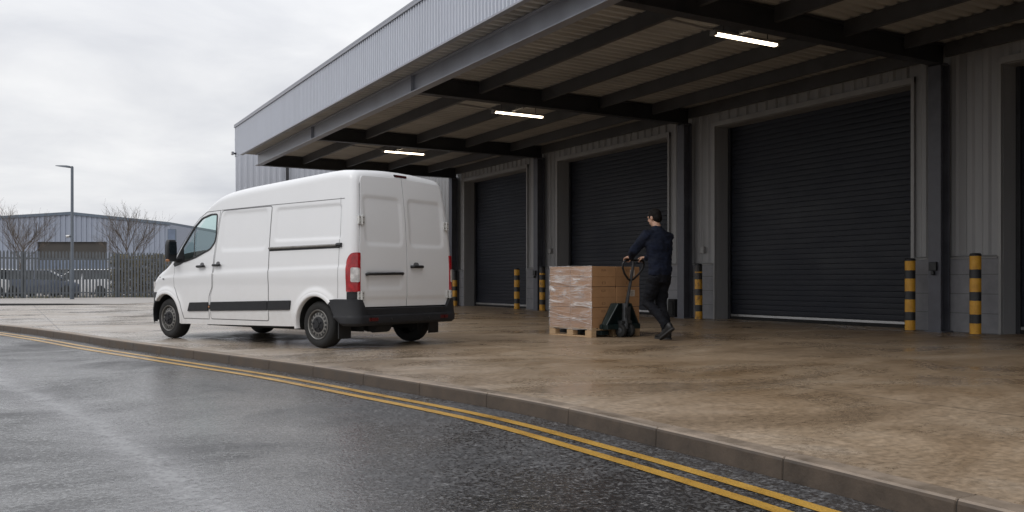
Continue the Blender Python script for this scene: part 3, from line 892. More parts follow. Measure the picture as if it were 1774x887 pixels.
NS, NA, NT = 95, 7, 9
def v_ring(y):
    zt, zb, r = v_zt(y), v_zb(y), v_r(y)
    wt = v_W0(y) * v_T(zt - r)
    r = min(r, wt * 0.8, (zt - zb) * 0.45)
    half = []
    zc = zt - r
    for k in range(NS):
        z = zb + (zc - zb) * k / (NS - 1)
        half.append((v_W0(y) * v_T(z) + v_disp(y, z), z))
    xs = half[-1][0]
    for k in range(1, NA + 1):
        a = (PI / 2) * k / NA
        half.append((xs - r + r * math.cos(a), zc + r * math.sin(a)))
    xa = half[-1][0]
    cr = v_crown(y)
    for k in range(1, NT + 1):
        x = xa * (1 - k / NT)
        half.append((x, zt + cr * (1 - (x / xa) ** 2 if xa > 1e-6 else 1)))
    left = [(-x, y + v_shear(y, z), z) for x, z in half]
    right = [(x, y + v_shear(y, z), z) for x, z in reversed(half[:-1])]
    return left + right
ys = [YR + RC * (1 - math.cos(PI / 2 * k / 8)) for k in range(9)]
y = YR + RC
while y < 3.95:
    y += 0.022 if y < 3.5 else 0.016
    ys.append(min(y, 3.97))
rings = [v_ring(y) for y in ys]
n = len(rings[0])
WIN = [(2.06, 1.745), (2.20, 1.745), (2.40, 1.70), (2.56, 1.585), (2.80, 1.325), (2.925, 1.165), (2.92, 1.105), (2.76, 1.11), (2.5, 1.165), (2.16, 1.275), (2.07, 1.36), (2.045, 1.45)]
def inpoly(p, poly):
    c = False; j = len(poly) - 1
    for i in range(len(poly)):
        (xi, yi), (xj, yj) = poly[i], poly[j]
        if (yi > p[1]) != (yj > p[1]) and p[0] < (xj - xi) * (p[1] - yi) / (yj - yi) + xi: c = not c
        j = i
    return c
body = MB(); body.v = [p for r_ in rings for p in r_]
rim_in = [(x * 0.975, YR + 0.045 + v_lean(z), 0.44 + (z - 0.44) * 0.985) for x, y_, z in rings[0]]
body.v += rim_in
base_rim = len(rings) * n
for i in range(n - 1):
    body.f.append([base_rim + i, base_rim + i + 1, i + 1, i]); body.m.append(0)
for k in range(len(rings) - 1):
    for i in range(n - 1):
        q = [k * n + i, k * n + i + 1, (k + 1) * n + i + 1, (k + 1) * n + i]
        cx = sum(body.v[a][0] for a in q) / 4; cy = sum(body.v[a][1] for a in q) / 4; cz = sum(body.v[a][2] for a in q) / 4
        onside = i < NS or i > n - 1 - NS
        if onside and min(math.hypot(cy - yc, cz - 0.29) for yc in WHEELS) < 0.372: continue
        if onside and inpoly((cy, cz), WIN): continue
        ontop = not (i < NS + NA - 2 or i > n - NS - NA)
        if ontop and 2.22 < cy < 3.02: continue
        mi = 0
        if cy > 3.46 and cz < 0.665: mi = 1
        body.f.append(q); body.m.append(mi)
# front closing fan
k = len(rings) - 1
cidx = len(body.v); body.v.append((0, 3.99, 0.40))
for i in range(n - 1):
    body.f.append([k * n + i, k * n + i + 1, cidx]); body.m.append(1)
bo = body.build('body', ['van', 'bumper'], van, smooth=38)

def patch(surf, outline, off, step=0.03, skirt=0.012, dfun=None):
    """surf(u, v, off) -> point; fills an outline in (u, v) and rolls its edge inward"""
    ol = []
    m_ = len(outline)
    for i in range(m_):
        a, b2 = Vector(outline[i]), Vector(outline[(i + 1) % m_])
        k = max(1, int((b2 - a).length / step))
        ol += [a + (b2 - a) * j / k for j in range(k)]
    us = [p[0] for p in ol]; vs_ = [p[1] for p in ol]
    pts = list(ol); q = [(p[0], p[1]) for p in ol]
    u = min(us) + step / 2
    while u < max(us):
        v = min(vs_) + step / 2
        while v < max(vs_):
            if inpoly((u, v), q) and min((p[0] - u) ** 2 + (p[1] - v) ** 2 for p in ol) > (step * 0.45) ** 2:
                pts.append(Vector((u, v)))
            v += step
        u += step
    nb = len(ol)
    r = delaunay_2d_cdt(pts, [(i, (i + 1) % nb) for i in range(nb)], [], 1, 1e-6)
    vv, ff = r[0], r[2]
    mb = MB()
    mb.add([surf(p[0], p[1], off + (dfun(p[0], p[1]) if dfun else 0)) for p in vv], [tuple(f) for f in ff])
    if skirt:
        top = [surf(p[0], p[1], off + (dfun(p[0], p[1]) if dfun else 0)) for p in ol]; bot = [surf(p[0], p[1], off - skirt) for p in ol]
        mb.add(top + bot, [(i, (i + 1) % nb, nb + (i + 1) % nb, nb + i) for i in range(nb)])
    bm = bmesh.new(); vmap = {}
    return mb

def merge_build(mb, name, mats, parent, smooth=35):
    o = mb.build(name, mats, parent, None, fix=False)
    bm = bmesh.new(); bm.from_mesh(o.data)
    bmesh.ops.remove_doubles(bm, verts=bm.verts, dist=1e-5)
    bmesh.ops.recalc_face_normals(bm, faces=bm.faces)
    bm.to_mesh(o.data); bm.free()
    o.data.polygons.foreach_set('use_smooth', [True] * len(o.data.polygons))
    o.data.set_sharp_from_angle(angle=rad(smooth))
    return o

def S(sg):
    return lambda y, z, off: (sg * v_side(y, z, off), y + v_shear(y, z), z)
def RW(x, z):
    w = v_W0(YR + RC) * v_T(z) - RC
    if abs(x) <= w: return YR
    d = min(abs(x) - w, RC)
    return YR + RC - math.sqrt(max(0, RC * RC - d * d))
def REAR(x, z, off): return (x, RW(x, z) + v_lean(z) - off, z)

def rounded(poly, r, k=5):
    """round the corners of a 2d polygon"""
    out = []; m_ = len(poly)
    for i in range(m_):
        p0, p1, p2 = Vector(poly[i - 1]), Vector(poly[i]), Vector(poly[(i + 1) % m_])
        a, b2 = (p0 - p1), (p2 - p1)
        rr = r[i] if isinstance(r, (list, tuple)) else r
        d = min(rr, a.length * 0.45, b2.length * 0.45)
        if d < 1e-4: out.append(tuple(p1)); continue
        s0, s1 = p1 + a.normalized() * d, p1 + b2.normalized() * d
        for j in range(k + 1):
            t = j / k
            out.append(tuple((1 - t) ** 2 * s0 + 2 * t * (1 - t) * p1 + t * t * s1))
    return out

def line_on(mb, surf, pts, w, off):
    P = [Vector(pts[0])]
    for a, b2 in zip(pts, pts[1:]):
        a, b2 = Vector(a), Vector(b2); k = max(1, int((b2 - a).length / 0.03))
        P += [a + (b2 - a) * j / k for j in range(1, k + 1)]
    L, R_ = [], []
    for i, p in enumerate(P):
        t = (P[min(i + 1, len(P) - 1)] - P[max(i - 1, 0)]).normalized()
        q = Vector((-t.y, t.x)) * w / 2
        L.append(surf(p.x + q.x, p.y + q.y, off)); R_.append(surf(p.x - q.x, p.y - q.y, off))
    k = len(P)
    mb.add(L + R_, [(i, i + 1, k + i + 1, k + i) for i in range(k - 1)])

# seams in the bodywork
sm = MB()
for sg in (-1, 1):
    line_on(sm, S(sg), [(-0.47, 1.84), (-0.45, 1.2), (-0.43, 0.62)], 0.005, 0.0015)
    line_on(sm, S(sg), [(-0.54, 1.825), (0.86, 1.815), (1.97, 1.80)], 0.008, 0.0015)
sm.build('seam', 'gap', van, fix=False)
sm = MB()
def ROOF(y, x, off):
    z = v_zt(y); r = v_r(y); xa = v_W0(y) * v_T(z - r) - r
    return (x, y + v_shear(y, z), z + v_crown(y) * (1 - (x / xa) ** 2) + off)
for yy in (0.83, 1.93, -0.36):
    line_on(sm, ROOF, [(yy, -0.66), (yy, 0.66)], 0.008, 0.002)
sm.build('roof_seam', 'gap', van, fix=False)

for sg, nm in ((-1, 'left'), (1, 'right')):
    s_ = S(sg)
    # cab door
    CD = [(1.985, 1.80), (2.30, 1.79), (2.46, 1.71), (2.62, 1.58), (2.86, 1.33), (2.995, 1.17), (3.01, 1.09), (3.01, 0.75), (2.93, 0.64), (2.84, 0.52), (2.79, 0.40), (2.76, 0.30), (2.17, 0.305), (2.165, 0.62), (2.10, 0.74), (2.06, 1.2)]
    g = MB(); line_on(g, s_, CD + [CD[0]], 0.008, 0.0015)
    # door skin leaves the window open: two rings joined as one frame strip plus lower skin
    LOW = [(2.071, 1.195), (2.5, 1.120), (2.76, 1.065), (3.003, 1.03), (3.003, 0.753), (2.925, 0.647), (2.833, 0.522), (2.783, 0.402), (2.752, 0.307), (2.177, 0.312), (2.172, 0.622), (2.107, 0.744)]
    d = merge_build(patch(s_, LOW, 0.004, 0.03, 0.006), 'cab_door', 'van', van)
    g.build('door_gap', 'gap', d, fix=False)
    # black window surround: outline ring
    inner = WIN
    cy_, cz_ = sum(p[0] for p in WIN) / len(WIN), sum(p[1] for p in WIN) / len(WIN)
    IN = rounded(WIN, 0.03, 3)
    nI = len(IN)
    def offs(poly, dd):
        out = []; m_ = len(poly)
        area = sum(poly[i][0] * poly[(i + 1) % m_][1] - poly[(i + 1) % m_][0] * poly[i][1] for i in range(m_))
        sgn = 1 if area > 0 else -1
        for i in range(m_):
            a, b2 = Vector(poly[i - 1]), Vector(poly[(i + 1) % m_]); t = (b2 - a).normalized()
            out.append((poly[i][0] + t.y * dd * sgn, poly[i][1] - t.x * dd * sgn))
        return out
    O1, I1 = offs(IN, 0.016), offs(IN, -0.008)
    fr = MB()
    fr.add([s_(*p, 0.006) for p in O1] + [s_(*p, 0.006) for p in I1] + [s_(*p, -0.012) for p in I1] + [s_(*p, -0.004) for p in O1],
           [(i, (i + 1) % nI, nI + (i + 1) % nI, nI + i) for i in range(nI)] + [(nI + i, nI + (i + 1) % nI, 2 * nI + (i + 1) % nI, 2 * nI + i) for i in range(nI)] +
           [(3 * nI + i, 3 * nI + (i + 1) % nI, (i + 1) % nI, i) for i in range(nI)])
    line_on(fr, s_, [(2.55, 1.60), (2.53, 1.18)], 0.022, 0.004)
    tri = [(2.90, 1.20), (3.03, 1.09), (3.0, 1.06), (2.80, 1.10), (2.66, 1.13), (2.70, 1.42)]
    w_ = merge_build(fr, 'window', 'black', d)
    merge_build(patch(s_, [(2.80, 1.335), (2.95, 1.165), (3.035, 1.07), (3.0, 1.035), (2.88, 1.06), (2.76, 1.10)], 0.005, 0.04, 0.004), 'mirror_sail', 'black', d)
    merge_build(patch(s_, offs(IN, -0.004), -0.007, 0.06, 0), 'pane', 'glass', w_)
    # handles
    h = MB(); h.tube([s_(2.26, 1.035, 0.018), s_(2.26, 1.035, 0.042), s_(2.40, 1.03, 0.042), s_(2.40, 1.03, 0.014)], 0.017, 8)
    h.build('handle', 'black', d, smooth=50)
    h = merge_build(patch(s_, rounded([(2.275, 1.02), (2.385, 1.02), (2.37, 1.085), (2.29, 1.085)], 0.03, 4), 0.0052, 0.03, 0.004), 'handle_cup', 'gap', d)
    # sliding / side panel door
    SD = rounded([(0.885, 1.795), (1.955, 1.785), (2.03, 1.2), (2.075, 0.74), (2.12, 0.64), (2.125, 0.315), (0.885, 0.32)], [0.03, 0.06, 0.0, 0.02, 0.02, 0.03, 0.03], 4)
    sd = merge_build(patch(s_, SD, 0.0035, 0.025, 0.006), 'sliding_door', 'van', van)
    g = MB(); line_on(g, s_, offs(SD, 0.006) + [offs(SD, 0.006)[0]], 0.011, 0.0012); g.build('door_gap', 'gap', sd, fix=False)
    h = MB(); h.tube([s_(1.90, 1.045, 0.018), s_(1.90, 1.045, 0.042), s_(2.03, 1.045, 0.042), s_(2.03, 1.045, 0.014)], 0.017, 8)
    h.build('handle', 'black', sd, smooth=50)
    merge_build(patch(s_, rounded([(1.915, 1.03), (2.015, 1.03), (2.0, 1.095), (1.925, 1.095)], 0.03, 4), 0.0047, 0.03, 0.004), 'handle_cup', 'gap', sd)
    # rail
    rl = MB(); pts = [(-0.46 + 1.33 * i / 30, 1.262 - 0.012 * i / 30) for i in range(31)]
    rl.tube([s_(y_, z_, 0.012) for y_, z_ in pts], 0.017, 6)
    ro = rl.build('door_rail', 'rim', van, smooth=30)
    rl = MB()
    line_on(rl, s_, [(-0.46, 1.24), (0.87, 1.228)], 0.03, 0.003)
    rl.build('rail_channel', 'black', ro, fix=False)
    e_ = MB(); e_.tube([s_(-0.50, 1.262, 0.012), s_(-0.42, 1.262, 0.012)], 0.026, 8); e_.build('rail_end', 'black', ro, smooth=40)
    # black rubbing strips, broken at the door gaps
    def zs(y_): return (0.465 - 0.060 * (y_ - 0.43) / 2.23, 0.585 - 0.058 * (y_ - 0.43) / 2.23)
    for a, b2, c0, c1 in ((0.43, 0.878, 0.02, 0.0), (0.892, 2.118, 0.0, 0.0), (2.178, 2.66, 0.0, 0.05)):
        za, zb_ = zs(a), zs(b2)
        pl = [(a + c0, za[0]), (b2 - 0.0, zb_[0]), (b2 - c1, zb_[1]), (a, za[1])]
        merge_build(patch(s_, rounded(pl, 0.012, 3), 0.018, 0.04, 0.018), 'rubbing_strip', 'bumper', van)
    mk = merge_build(patch(s_, rounded([(2.125, 0.445), (2.172, 0.444), (2.172, 0.505), (2.125, 0.506)], 0.008, 2), 0.014, 0.02, 0.014), 'side_marker', 'black', van)
    k_ = MB(); k_.ell(s_(2.15, 0.475, 0.016), (0.006, 0.016, 0.016)); k_.build('marker_lens', 'amber', mk, smooth=60)
    # wheel arches: lip and dark well
    for yc in WHEELS:
        lip = MB(); R1, R2 = 0.350, 0.400; A = []
        for i in range(49):
            a = rad(-9) + (PI + rad(18) if yc > 1 else rad(143)) * i / 48
            A.append(a)
        rows = []
        for (rr, of) in ((R1, -0.05), (R1, 0.006), (R1 + 0.01, 0.012), (R2 - 0.006, 0.006), (R2, 0.001)):
            rows.append([s_(yc + rr * math.cos(a), 0.29 + rr * math.sin(a), of) for a in A])
        k = len(A)
        lip.add([p for r_ in rows for p in r_], [(j * k + i, j * k + i + 1, (j + 1) * k + i + 1, (j + 1) * k + i) for j in range(4) for i in range(k - 1)])
        if yc > 1:
            lip.m = [1 if (j % (k - 1)) < 13 else 0 for j in range(len(lip.m))]
        ao = merge_build(lip, 'wheel_arch', ['van', 'bumper'], van, 60)
        well = MB(); k = 24
        for i in range(k):
            a0, a1 = PI * 1.05 * i / k - 0.08, PI * 1.05 * (i + 1) / k - 0.08
            for xa_, xb_ in ((0.86, 0.5),):
                well.add([(sg * xa_, yc + 0.37 * math.cos(a0), 0.29 + 0.37 * math.sin(a0)), (sg * xa_, yc + 0.37 * math.cos(a1), 0.29 + 0.37 * math.sin(a1)),
                          (sg * xb_, yc + 0.37 * math.cos(a1), 0.29 + 0.37 * math.sin(a1)), (sg * xb_, yc + 0.37 * math.cos(a0), 0.29 + 0.37 * math.sin(a0))], [(0, 1, 2, 3)])
        well.prism([(yc - 0.40, 0.2), (yc + 0.40, 0.2), (yc + 0.40, 0.66), (yc - 0.40, 0.66)], 'X', sg * 0.48, sg * 0.5)
        well.build('wheel_well', 'under', ao)
    # mirror
    mr = MB()
    bx, by, bz = sg * 1.02, 2.92, 1.26
    ring = []
    for k in range(9):
        u = -1 + 2 * k / 8
        w2 = (1 - abs(u) ** 3.2 * 0.35)
        ring.append([(bx + sg * 0.076 * w2 * c, by + d_, bz + u * 0.155) for c, d_ in ((-1, -0.045), (1, -0.05), (1.02, 0.02), (0.5, 0.085 * w2), (-0.5, 0.085 * w2), (-1, 0.03))])
    mr.loft(ring)
    mo = mr.build('wing_mirror', 'black', van, smooth=50, bevel=0.012)
    a_ = MB(); a_.tube([s_(2.93, 1.12, -0.01), (sg * 0.95, 2.93, 1.13), (sg * 1.0, 2.92, 1.15)], [0.05, 0.04, 0.035], 8, flat=0.7); a_.build('mirror_arm', 'black', mo, smooth=50)
    a_ = MB(); a_.box((bx - 0.060, by - 0.056, bz - 0.06), (bx + 0.060, by - 0.05, bz + 0.125)); a_.build('mirror_glass', 'darkglass', mo, bevel=0.004)
    a_ = MB(); a_.ell((bx + sg * 0.06, by - 0.02, bz - 0.14), (0.03, 0.035, 0.022)); a_.build('indicator', 'amber', mo, smooth=60)
    # headlamp
    hl = rounded([(3.52, 0.82), (3.64, 0.82), (3.78, 0.74), (3.82, 0.68), (3.70, 0.68), (3.58, 0.72)], 0.03, 3)
    merge_build(patch(s_, hl, 0.004, 0.03, 0.004), 'headlight', 'clear', van)
    # small marks on the wing
    k_ = MB(); k_.ell(s_(3.27, 0.86, 0.004), (0.01, 0.022, 0.009)); k_.build('side_indicator', 'black', van, smooth=60)
    k_ = MB(); k_.ell(s_(3.37, 0.885, 0.004), (0.006, 0.012, 0.008)); k_.build('washer_jet', 'black', van, smooth=60)

# windscreen
def SCR(y, x, off):
    z = v_zt(y); r = v_r(y); xa = max(0.05, v_W0(y) * v_T(z - r) - r)
    return (x, y + off * 0.7, z + v_crown(y) * (1 - min(1, (x / xa)) ** 2) + off * 0.7)
ws = merge_build(patch(SCR, rounded([(2.19, -0.66), (3.05, -0.78), (3.05, 0.78), (2.19, 0.66)], 0.05, 4), 0.003, 0.05, 0), 'windscreen', 'glass', van)
# cab inside
ci = MB(); ci.box((-0.70, 1.90, 0.3), (0.70, 1.94, 1.9)); ci.build('bulkhead', 'seat', van)
ci = MB(); ci.box((-0.78, 1.95, 0.4), (0.78, 3.2, 0.55)); ci.build('cab_floor', 'seat', van)
ci = MB(); ci.prism([(2.72, 0.7), (3.08, 0.7), (3.06, 1.08), (2.98, 1.13), (2.78, 1.12), (2.72, 1.0)], 'X', -0.80, 0.80); ci.build('dashboard', 'black', van, bevel=0.03)
for sx in (-0.43, 0.43):
    st = MB(); st.box((sx - 0.25, 2.05, 0.56), (sx + 0.25, 2.58, 0.86)); so = st.build('seat', 'seat', van, bevel=0.05)
    st = MB(); st.prism([(1.98, 0.86), (2.16, 0.86), (2.08, 1.40), (1.97, 1.40)], 'X', sx - 0.23, sx + 0.23); st.build('seat_back', 'seat', so, bevel=0.04)
    st = MB(); st.box((sx - 0.12, 1.97, 1.42), (sx + 0.12, 2.05, 1.58)); st.build('headrest', 'seat', so, bevel=0.03)
st = MB(); st.lathe([(0.17, -0.012), (0.185, 0.0), (0.17, 0.012), (0.155, 0.0), (0.17, -0.012)], n=24, caps=False)
so = st.build('steering_wheel', 'black', van, smooth=60, loc=(-0.43, 2.66, 1.08)); so.rotation_euler.x = rad(28)

# rear
sl_ = patch(REAR, rounded([(-0.80, 0.46), (0.80, 0.46), (0.80, 1.4), (0.72, 2.10), (-0.72, 2.10), (-0.80, 1.4)], 0.05, 3), -0.035, 0.06, 0)
merge_build(sl_, 'door_seal', 'black', van)
def rear_half(z): return v_W0(YR + RC) * v_T(z) - RC - 0.006
def rd_disp(x, z):
    d = 0.0
    ax = abs(x)
    s1 = sdrect(ax, z, 0.055, rear_half(1.55) - 0.055, 1.255, 1.875, 0.085)
    d -= 0.013 * (1 - sst(-0.04, 0.0, s1))
    if x < 0:
        s2 = sdrect(x, z, -0.69, -0.085, 0.735, 0.935, 0.03)
        d -= 0.012 * (1 - sst(-0.02, 0.0, s2))
    d -= 0.010 * (1 - sst(0.595, 0.64, z))
    return d
for sg in (-1, 1):
    ol = []
    e_ = 0.005
    zz = [0.52 + (2.045 - 0.52) * k / 20 for k in range(21)]
    right_edge = [(sg * rear_half(z), z) for z in zz]
    pl = [(sg * e_, 0.515), (sg * (rear_half(0.52)), 0.515)] + right_edge[1:-1] + [(sg * (rear_half(2.05) - 0.012), 2.105), (sg * e_, 2.128)]
    rr = [0.008, 0.09] + [0] * 19 + [0.07, 0.008]
    d = merge_build(patch(REAR, rounded(pl, rr, 5), 0.008, 0.022, 0.016, rd_disp), 'rear_door', 'van', van, 40)
    for z_ in (0.655, 1.56):
        hg = MB(); xh = rear_half(z_)
        for dx, wx in ((0.012, 0.028), (-0.032, 0.024)):
            x0 = sg * (xh + dx)
            yy = RW(x0, z_) + v_lean(z_)
            hg.box((x0 - wx, yy - 0.030, z_ - 0.048), (x0 + wx, yy + 0.01, z_ + 0.048))
        hg.tube([(sg * (xh - 0.008), RW(sg * xh, z_) + v_lean(z_) - 0.032, z_ - 0.055), (sg * (xh - 0.008), RW(sg * xh, z_) + v_lean(z_) - 0.032, z_ + 0.055)], 0.012, 8)
        for dz in (-0.028, 0.028):
            for dx in (0.022, -0.034):
                hg.ell((sg * (xh + dx), RW(sg * (xh + dx), z_) + v_lean(z_) - 0.031, z_ + dz), (0.007, 0.004, 0.007), 1, n=8, k=5)
        hg.build('hinge', ['hinge', 'black'], d)
    if sg < 0:
        hb = MB(); hb.tube([REAR(-0.715, 0.905, 0.012), REAR(-0.70, 0.912, 0.035), REAR(-0.10, 0.922, 0.035), REAR(-0.085, 0.917, 0.012)], 0.021, 8, flat=0.85)
        hb.build('plate_light_bar', 'black', d, smooth=50)
    else:
        hb = MB(); hb.tube([REAR(0.07, 1.01, 0.012), REAR(0.08, 1.01, 0.04), REAR(0.26, 1.012, 0.04), REAR(0.27, 1.012, 0.012)], 0.019, 8)
        hb.build('handle', 'black', d, smooth=50)
        merge_build(patch(REAR, rounded([(0.11, 0.995), (0.23, 0.995), (0.215, 1.065), (0.125, 1.065)], 0.035, 4), 0.0092, 0.03, 0.004), 'handle_cup', 'gap', d)
# high brake light
bl = MB(); bl.box((-0.11, YR + v_lean(2.15) - 0.004, 2.142), (0.11, YR + v_lean(2.15) + 0.06, 2.172)); b_o = bl.build('brake_light', 'black', van, bevel=0.006)
bl = MB(); bl.box((-0.10, YR + v_lean(2.15) - 0.009, 2.148), (0.10, YR + v_lean(2.15) - 0.0045, 2.166)); bl.build('brake_lens', 'darkred', b_o)

# tail lights: wrap the rear corner
def corner(sg):
    def f(s, z, off):
        # s < 0 along the side, s in 0..arc round the corner
        W = v_W0(YR + RC) * v_T(z)
        arc = RC * PI / 2
        ly = v_lean(z)
        if s <= 0:
            yy = YR + RC - s
            return (sg * (v_side(yy, z) + off), yy + v_shear(yy, z), z)
        if s < arc:
            a = s / RC
            return (sg * (W - RC + (RC + off) * math.cos(a)), YR + RC - (RC + off) * math.sin(a) + ly, z)
        return (sg * (W - RC - (s - arc)), YR - off + ly, z)
    return f
for sg in (-1, 1):
    c_ = corner(sg); arc = RC * PI / 2
    tl = rounded([(-0.012, 0.70), (arc + 0.004, 0.70), (arc + 0.004, 1.17), (0.045, 1.165), (-0.012, 1.07)], [0.012, 0.012, 0.02, 0.04, 0.05], 4)
    t_ = merge_build(patch(c_, tl, 0.022, 0.02, 0.022), 'tail_light', 'red', van, 40)
    cl_ = rounded([(0.042, 0.815), (arc - 0.006, 0.815), (arc - 0.006, 0.985), (0.042, 0.99)], 0.02, 3)
    merge_build(patch(c_, cl_, 0.026, 0.02, 0.006), 'clear_lens', 'clear', t_)
    bb = rounded([(-0.012, 0.60), (arc + 0.004, 0.60), (arc + 0.004, 0.697), (-0.012, 0.697)], 0.004, 2)
    merge_build(patch(c_, bb, 0.012, 0.02, 0.012), 'lamp_base', 'bumper', t_)

# rear bumper: swept section round the back
path = []
XB, YB, RB = 0.918, -0.735, 0.12
for i in range(9): path.append((-XB, -0.27 + (YB + RB + 0.27) * i / 8, -1, 0))
for i in range(1, 10):
    a = PI / 2 * i / 9; path.append((-XB + RB - RB * math.cos(a), YB + RB - RB * math.sin(a), -math.cos(a), -math.sin(a)))
half_n = 24
for i in range(1, half_n): path.append((-XB + RB + (2 * XB - 2 * RB) * i / half_n, YB, 0, -1))
for i in range(0, 10):
    a = PI / 2 * (1 - i / 9); path.append((XB - RB + RB * math.cos(a), YB + RB - RB * math.sin(a), math.cos(a), -math.sin(a)))
for i in range(1, 9): path.append((XB, YB + RB + (-0.27 - YB - RB) * i / 8, 1, 0))
cols = []
for (x, y_, nx, ny) in path:
    rearness = max(0.0, -ny)
    flat = ny < -0.99 and abs(x) < 0.76
    top = 0.500 if flat else 0.612
    bot = 0.29 if rearness > 0.5 else 0.29 + 0.11 * sst(-0.55, -0.30, y_)
    led = 0.405
    pr_ = [(-0.12, bot), (-0.005, bot), (0.030, bot + 0.03), (0.036, led - 0.015), (0.030, led), (0.004 if flat else 0.026, led + 0.012), (0.0 if flat else 0.012, top - 0.01), (-0.012, top), (-0.10, top)]
    def on_arch(yy, z_):
        return min(yy, WHEELS[0] - math.sqrt(max(0.0, 0.374 ** 2 - (z_ - 0.29) ** 2))) if ny == 0 else yy
    cols.append([(x + nx * o_, on_arch(y_ + ny * o_, z_), z_) for o_, z_ in pr_])
rb = MB(); rb.loft(cols, 0, False, False)
n_ = len(cols[0])
bmp_ = rb.build('rear_bumper', 'bumper', van, smooth=35)
for sg in (-1, 1):
    rf_ = MB(); rf_.box((sg * 0.64 - 0.075, YB - 0.041, 0.345), (sg * 0.64 + 0.075, YB - 0.033, 0.385)); rf_.build('reflector', 'darkred', bmp_, bevel=0.004)
for sx in (-0.2, 0.2):
    rf_ = MB(); rf_.ell((sx * 1.7, YB - 0.032, 0.36), (0.018, 0.008, 0.018), n=12, k=6); rf_.build('parking_sensor', 'black', bmp_, smooth=60)
# mudflaps, exhaust, underside
for sg in (-1, 1):
    mf = MB(); mf.box((sg * 0.80 - 0.10, -0.44, 0.13), (sg * 0.80 + 0.10, -0.425, 0.42)); mf.build('mudflap', 'black', van, bevel=0.004)
ub = MB(); ub.box((-0.66, -0.62, 0.30), (0.66, 3.5, 0.42)); ub.build('underbody', 'under', van)
ub = MB(); ub.tube([(-0.45, -0.55, 0.275), (-0.20, -0.55, 0.275)], 0.085, 12); ub.build('silencer', 'under', van, smooth=40)
ub = MB(); ub.tube([(-0.66, -0.04, 0.29), (0.66, -0.04, 0.29)], 0.06, 10); ub.ell((0.0, -0.04, 0.28), (0.13, 0.13, 0.12)); ub.build('axle', 'under', van, smooth=50)
ub = MB(); ub.tube([(0.30, 0.9, 0.0 + 0.33), (0.30, 2.4, 0.33)], 0.05, 8); ub.build('exhaust', 'under', van, smooth=50)
ub = MB(); ub.box((-0.66, 0.5, 0.20), (0.66, 2.6, 0.29)); ub.build('chassis_tray', 'under', van, bevel=0.02)

# wheels
def make_wheel():
    t = MB(); W = 0.20
    t.lathe([(0.178, -W / 2 + 0.012), (0.19, -W / 2), (0.245, -W / 2 - 0.006), (0.274, -W / 2 + 0.012), (0.287, -W / 2 + 0.035), (WR, -0.02), (WR, 0.02), (0.287, W / 2 - 0.035), (0.274, W / 2 - 0.012), (0.245, W / 2 + 0.006), (0.19, W / 2), (0.178, W / 2 - 0.012)], 'X', 48, caps=False)
    w = t.build('wheel', 'rubber', van, smooth=40)
    r = MB()
    r.lathe([(0.186, -W / 2 - 0.003), (0.181, -W / 2 - 0.008), (0.172, -W / 2 - 0.003), (0.165, -W / 2 + 0.040), (0.155, -W / 2 + 0.040), (0.146, -W / 2 + 0.012), (0.105, -W / 2 + 0.004), (0.09, -W / 2 + 0.004), (0.085, -W / 2 + 0.02), (0.02, -W / 2 + 0.02)], 'X', 48, caps=False)
    for k in range(16):
        a = 2 * PI * k / 16
        cy_, cz_ = 0.131 * math.cos(a), 0.131 * math.sin(a)
        ta = (-math.sin(a), math.cos(a)); ra = (math.cos(a), math.sin(a))
        vs_ = []
        for du, dv in ((-0.012, -0.014), (0.012, -0.014), (0.0155, 0.014), (-0.0155, 0.014)):
            rr = 0.131 + dv
            xx = -W / 2 + 0.004 + (rr - 0.105) / 0.041 * 0.008 - 0.0025
            vs_.append((xx, ra[0] * rr + ta[0] * du, ra[1] * rr + ta[1] * du))
        r.add(vs_, [(0, 1, 2, 3)], 1)
    ro_ = r.build('rim', ['rim', 'black'], w, smooth=35)
    h = MB()
    h.lathe([(0.098, -W / 2 + 0.006), (0.094, -W / 2 - 0.006), (0.06, -W / 2 - 0.016), (0.045, -W / 2 - 0.016), (0.04, -W / 2 - 0.028), (0.005, -W / 2 - 0.03)], 'X', 30)
    for k in range(5):
        a = 2 * PI * k / 5; h.lathe([(0.013, -W / 2 - 0.01), (0.012, -W / 2 - 0.028), (0.004, -W / 2 - 0.03)], 'X', 8, 0, (0, 0.066 * math.cos(a), 0.066 * math.sin(a)))
    h.build('hub', 'bumper', ro_, smooth=40)
    return w
w0 = make_wheel()
for i, (sx, yc) in enumerate(((-1, WHEELS[0]), (-1, WHEELS[1]), (1, WHEELS[0]), (1, WHEELS[1]))):
    w = w0 if i == 0 else copy_tree(w0, van)
    w.location = (sx * 0.775, yc, WR)
    w.rotation_euler = (0.5 * i + 0.2, 0, PI if sx > 0 else 0)

# ------------------------------------------------------------------ PALLET, BOXES, TRUCK, MAN (common frame)
GO = rf(2.095, 12.45)
fwd = rf(-0.6, 0.8)
GR = math.atan2(fwd[1], fwd[0]) - PI / 2
GM = Matrix.Translation((GO[0], GO[1], 0)) @ Matrix.Rotation(GR, 4, 'Z')
def gloc(x, y, z=0): return GM @ Vector((x, y, z))

